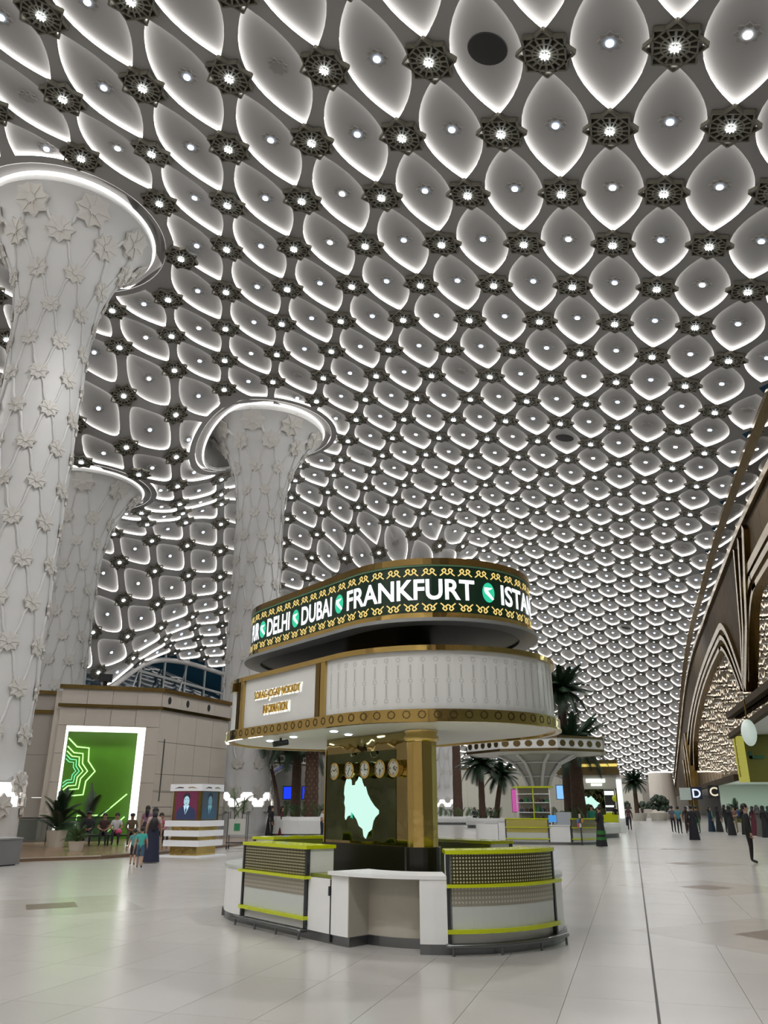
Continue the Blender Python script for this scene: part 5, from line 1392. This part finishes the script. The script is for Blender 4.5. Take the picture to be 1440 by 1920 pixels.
P(-13.54, 21.0, (-.5, .86), 'small child in teal shirt and blue shorts walking away', 1.08, 'walk', (.06, .42, .38), (.05, .12, .20), bare_arm=True, bare_leg=True, wd=1.08)
P(-14.40, 21.95, (-.5, .86), 'small child with bare arms just left of the teal-shirted child', 1.0, 'walk', (.10, .30, .30), (.03, .03, .05), bare_arm=True, bare_leg=True)
P(-17.66, 27.62, (-.3, .9), 'woman in a mauve top with long dark hair beyond the backpack', 1.55, 'stand', (.25, .14, .22), DGR, z=.11, hair='long', dress=DGR, bare_arm=True)
SD = (.57, -.82)
bn = empty('deck_bench', (-20.75, 30.6, .11), radians(34.8), 'long dark bench on the deck beneath the seated people', 'bench')
bp('seat', -1.8, 2.0, -.05, .42, .36, .42, M_BLACKM, bn)
for x in (-1.7, -.5, .7, 1.9): bp('leg', x - .04, x + .04, 0, .36, 0, .36, M_DSTEEL, bn)
def on_bench(u): # bench coordinate -> world
    a = radians(34.8); return (-20.75 + cos(a) * u - sin(a) * .18, 30.6 + sin(a) * u + cos(a) * .18)
for u, lb, kw in ((-1.35, 'seated man in black with a dark cap, leftmost on deck bench', dict(hair='cap', h=1.78)), (-.72, 'seated woman in dark red-brown with long hair on the deck bench', dict(top=(.05, .02, .02), hair='long', bare_arm=True)), (-.22, 'seated woman in a white shirt holding a pink bag', dict(top=(.62, .62, .64), extra='bag', bare_arm=True)), (.40, 'seated man in patterned brown camouflage clothes on the deck bench', dict(top=(.12, .09, .05), leg=(.09, .07, .04), hair='cap', hairc=(.05, .06, .06))), (1.6, 'seated woman in pink partly hidden behind the display stand', dict(top=(.40, .10, .16), hair='long'))):
    px_, py_ = on_bench(u); P(px_, py_, SD, lb, **{**dict(h=1.68, pose='sit', z=.11), **kw})
for k, (x, y, lb, kw) in enumerate(((-19.3, 42.6, 'standing man in black seen under the kiosk soffit, leftmost of the three', dict(top=BLK)), (-18.95, 43.2, 'standing woman with a dark red dress behind the lime counter', dict(top=(.10, .03, .04), dress=(.14, .02, .03), hair='long')), (-19.9, 43.6, 'standing woman in dark grey beside the column base', dict(top=DGR, dress=BLK, hair='scarf', hairc=BLK)))): P(x, y, (.9, .2), lb, **kw)
P(-15.74, 41.09, (1, .1), 'man in a white shirt seen beside the gold kiosk edge', 1.55, 'fold', (.66, .66, .72), NAVY, bare_arm=True)
P(-1.43, 37.68, (-.6, .4), 'woman in a long black dress with green bands at the shop', 1.66, 'fold', BLK, BLK, hair='bun', dress=BLK)
q = MB(); q.lathe([(.215, .66), (.228, .50)], 20); q.lathe([(.238, .40), (.248, .28)], 20); o = q.build('green_bands', cloth((.03, .16, .03)), bpy.data.objects[[ob.name for ob in bpy.data.objects if ob.get('label', '').startswith('woman in a long black dress with green')][0]]); o.scale = (1, .86, 1)
P(-2.08, 44.62, (.3, -.9), 'man in a green shirt standing at the shop kiosk end', 1.72, 'stand', (.02, .22, .14), BLK)
P(-1.56, 80.0, (.2, 1), 'distant man in black walking ahead of a suitcase', 1.72, 'walk', BLK, BLK)
P(-1.05, 77.5, (.1, 1), 'distant figure in black beside the wheeled suitcase', 1.70, 'stand', BLK, BLK)
sc_ = empty('suitcase', (-.72, 76.5, 0), .2, 'small dark blue wheeled suitcase near the distant walkers', 'suitcase')
bp('shell', -.25, .25, -.15, .15, .08, .78, mat('case_blue', (.02, .025, .07), .4), sc_); bp('handle', -.15, .15, -.02, .02, 1.0, 1.03, M_DSTEEL, sc_)
for x in (-.15, .15): bp('handle_post', x - .012, x + .012, -.012, .012, .78, 1.02, M_DSTEEL, sc_)
for x in (-.2, .2): bp('wheel', x - .03, x + .03, -.1, .1, 0, .08, M_BLACKM, sc_)
P(-.34, 64.41, (0, 1), 'distant woman in a mauve top and dark trousers walking away', 1.70, 'walk', (.13, .06, .07), (.03, .02, .025), hair='scarf', hairc=(.12, .06, .07))
P(2.54, 59.95, (.4, 1), 'man in a pale-striped shirt at the left of the D group', 1.68, 'stand', (.10, .10, .14), BLK, bare_arm=True)
P(2.78, 57.0, (.3, 1), 'man in a teal shirt in the group below sign D', 1.66, 'stand', (.06, .25, .30), BLK, bare_arm=True)
P(3.3, 57.5, (.2, 1), 'woman in brown with a dark trousers in the D group', 1.66, 'stand', (.05, .03, .02), (.05, .03, .02), hair='long')
P(2.92, 46.1, (.1, 1), 'woman in a black floor-length dress nearest the D group', 1.70, 'stand', BLK, BLK, hair='bun', dress=(.008, .008, .016))
P(3.96, 58.0, (-.4, 1), 'man in green trousers at the right of the D group', 1.68, 'stand', DGR, (.03, .14, .08))
P(3.55, 60.4, (.1, -1), 'woman with a white headscarf behind the D group', 1.66, 'stand', (.3, .3, .32), BLK, hair='scarf', hairc=(.62, .62, .64))
P(5.11, 61.97, (1, .2), 'woman in a dark blue dress at the left of the C crowd', 1.68, 'stand', (.01, .025, .05), BLK, hair='long', dress=(.01, .03, .06))
P(5.30, 64.2, (.8, .6), 'woman in pale green behind the dark blue dress', 1.66, 'stand', (.10, .25, .20), (.08, .22, .18), dress=(.06, .25, .24))
P(5.57, 61.5, (1, .3), 'woman in a plain black dress beside the dark blue dress', 1.68, 'stand', BLK, BLK, hair='scarf', hairc=BLK, dress=BLK)
P(5.80, 58.9, (1, .5), 'tall woman in black trousers at the middle of the C crowd', 1.76, 'stand', BLK, BLK, hair='long')
P(5.58, 54.2, (1, .6), 'woman in a long black gown in front of the potted tree', 1.68, 'stand', BLK, BLK, hair='scarf', hairc=BLK, dress=BLK)
P(6.50, 60.5, (-.5, -1), 'person with a red bag in the middle of the C crowd', 1.66, 'fold', (.20, .10, .08), (.20, .16, .12), bare_arm=True)
P(6.95, 62.3, (.2, 1), 'man in a blue shirt deep in the C crowd', 1.66, 'stand', (.02, .06, .18), (.22, .20, .03))
P(3.37, 28.17, (.98, -.1), 'man in a black suit standing alone nearest on the right', 1.72, 'stand', (.004, .004, .004), (.003, .003, .003), wd=1.14)
P(6.52, 55.6, (.8, .6), 'woman in black partly hidden behind the suited man', 1.70, 'stand', BLK, BLK, hair='scarf', hairc=BLK, dress=BLK)
P(6.84, 53.8, (.6, .8), 'woman in a dark red dress right of the suited man', 1.66, 'stand', (.10, .015, .03), BLK, hair='long', dress=(.10, .015, .03))
P(6.98, 52.6, (.8, .6), 'woman in a grey dress near the right edge', 1.64, 'stand', (.10, .10, .09), BLK, hair='scarf', hairc=(.08, .08, .08), dress=(.10, .10, .09))
P(7.0, 50.8, (.8, .6), 'woman in a black gown cut by the right edge', 1.68, 'stand', BLK, BLK, hair='scarf', hairc=BLK, dress=BLK)
P(7.55, 57.5, (.6, .8), 'woman in black at the back of the C crowd', 1.68, 'stand', BLK, BLK, hair='long', dress=BLK)
P(7.9, 60.0, (.3, .9), 'man in a dark jacket at the back right of the crowd', 1.74, 'stand', DGR, BLK)
P(8.3, 58.0, (.3, .9), 'woman in dark green at the far right of the crowd', 1.66, 'stand', (.02, .05, .04), BLK, hair='scarf', hairc=(.02, .05, .04), dress=(.02, .05, .04))
P(4.5, 122, (0, 1), 'tiny dark figure beside the round planters at hall end', 1.70, 'stand', BLK, BLK)
P(1.4, 136, (0, -1), 'tiny dark figure among the stone planters', 1.70, 'stand', BLK, BLK)
for k, (x, y) in enumerate(((-14.6, 78.8), (-13.7, 78.6), (-12.9, 78.3))):
    P(x, y, (.2, -1), ['seated person in navy on the far planter bench, leftmost of three', 'seated person in blue on the far planter bench, middle of three', 'seated person in dark grey on far planter bench, rightmost of three'][k], 1.66, 'sit', ((.02, .03, .08), (.04, .08, .2), DGR)[k], BLK, z=.28)
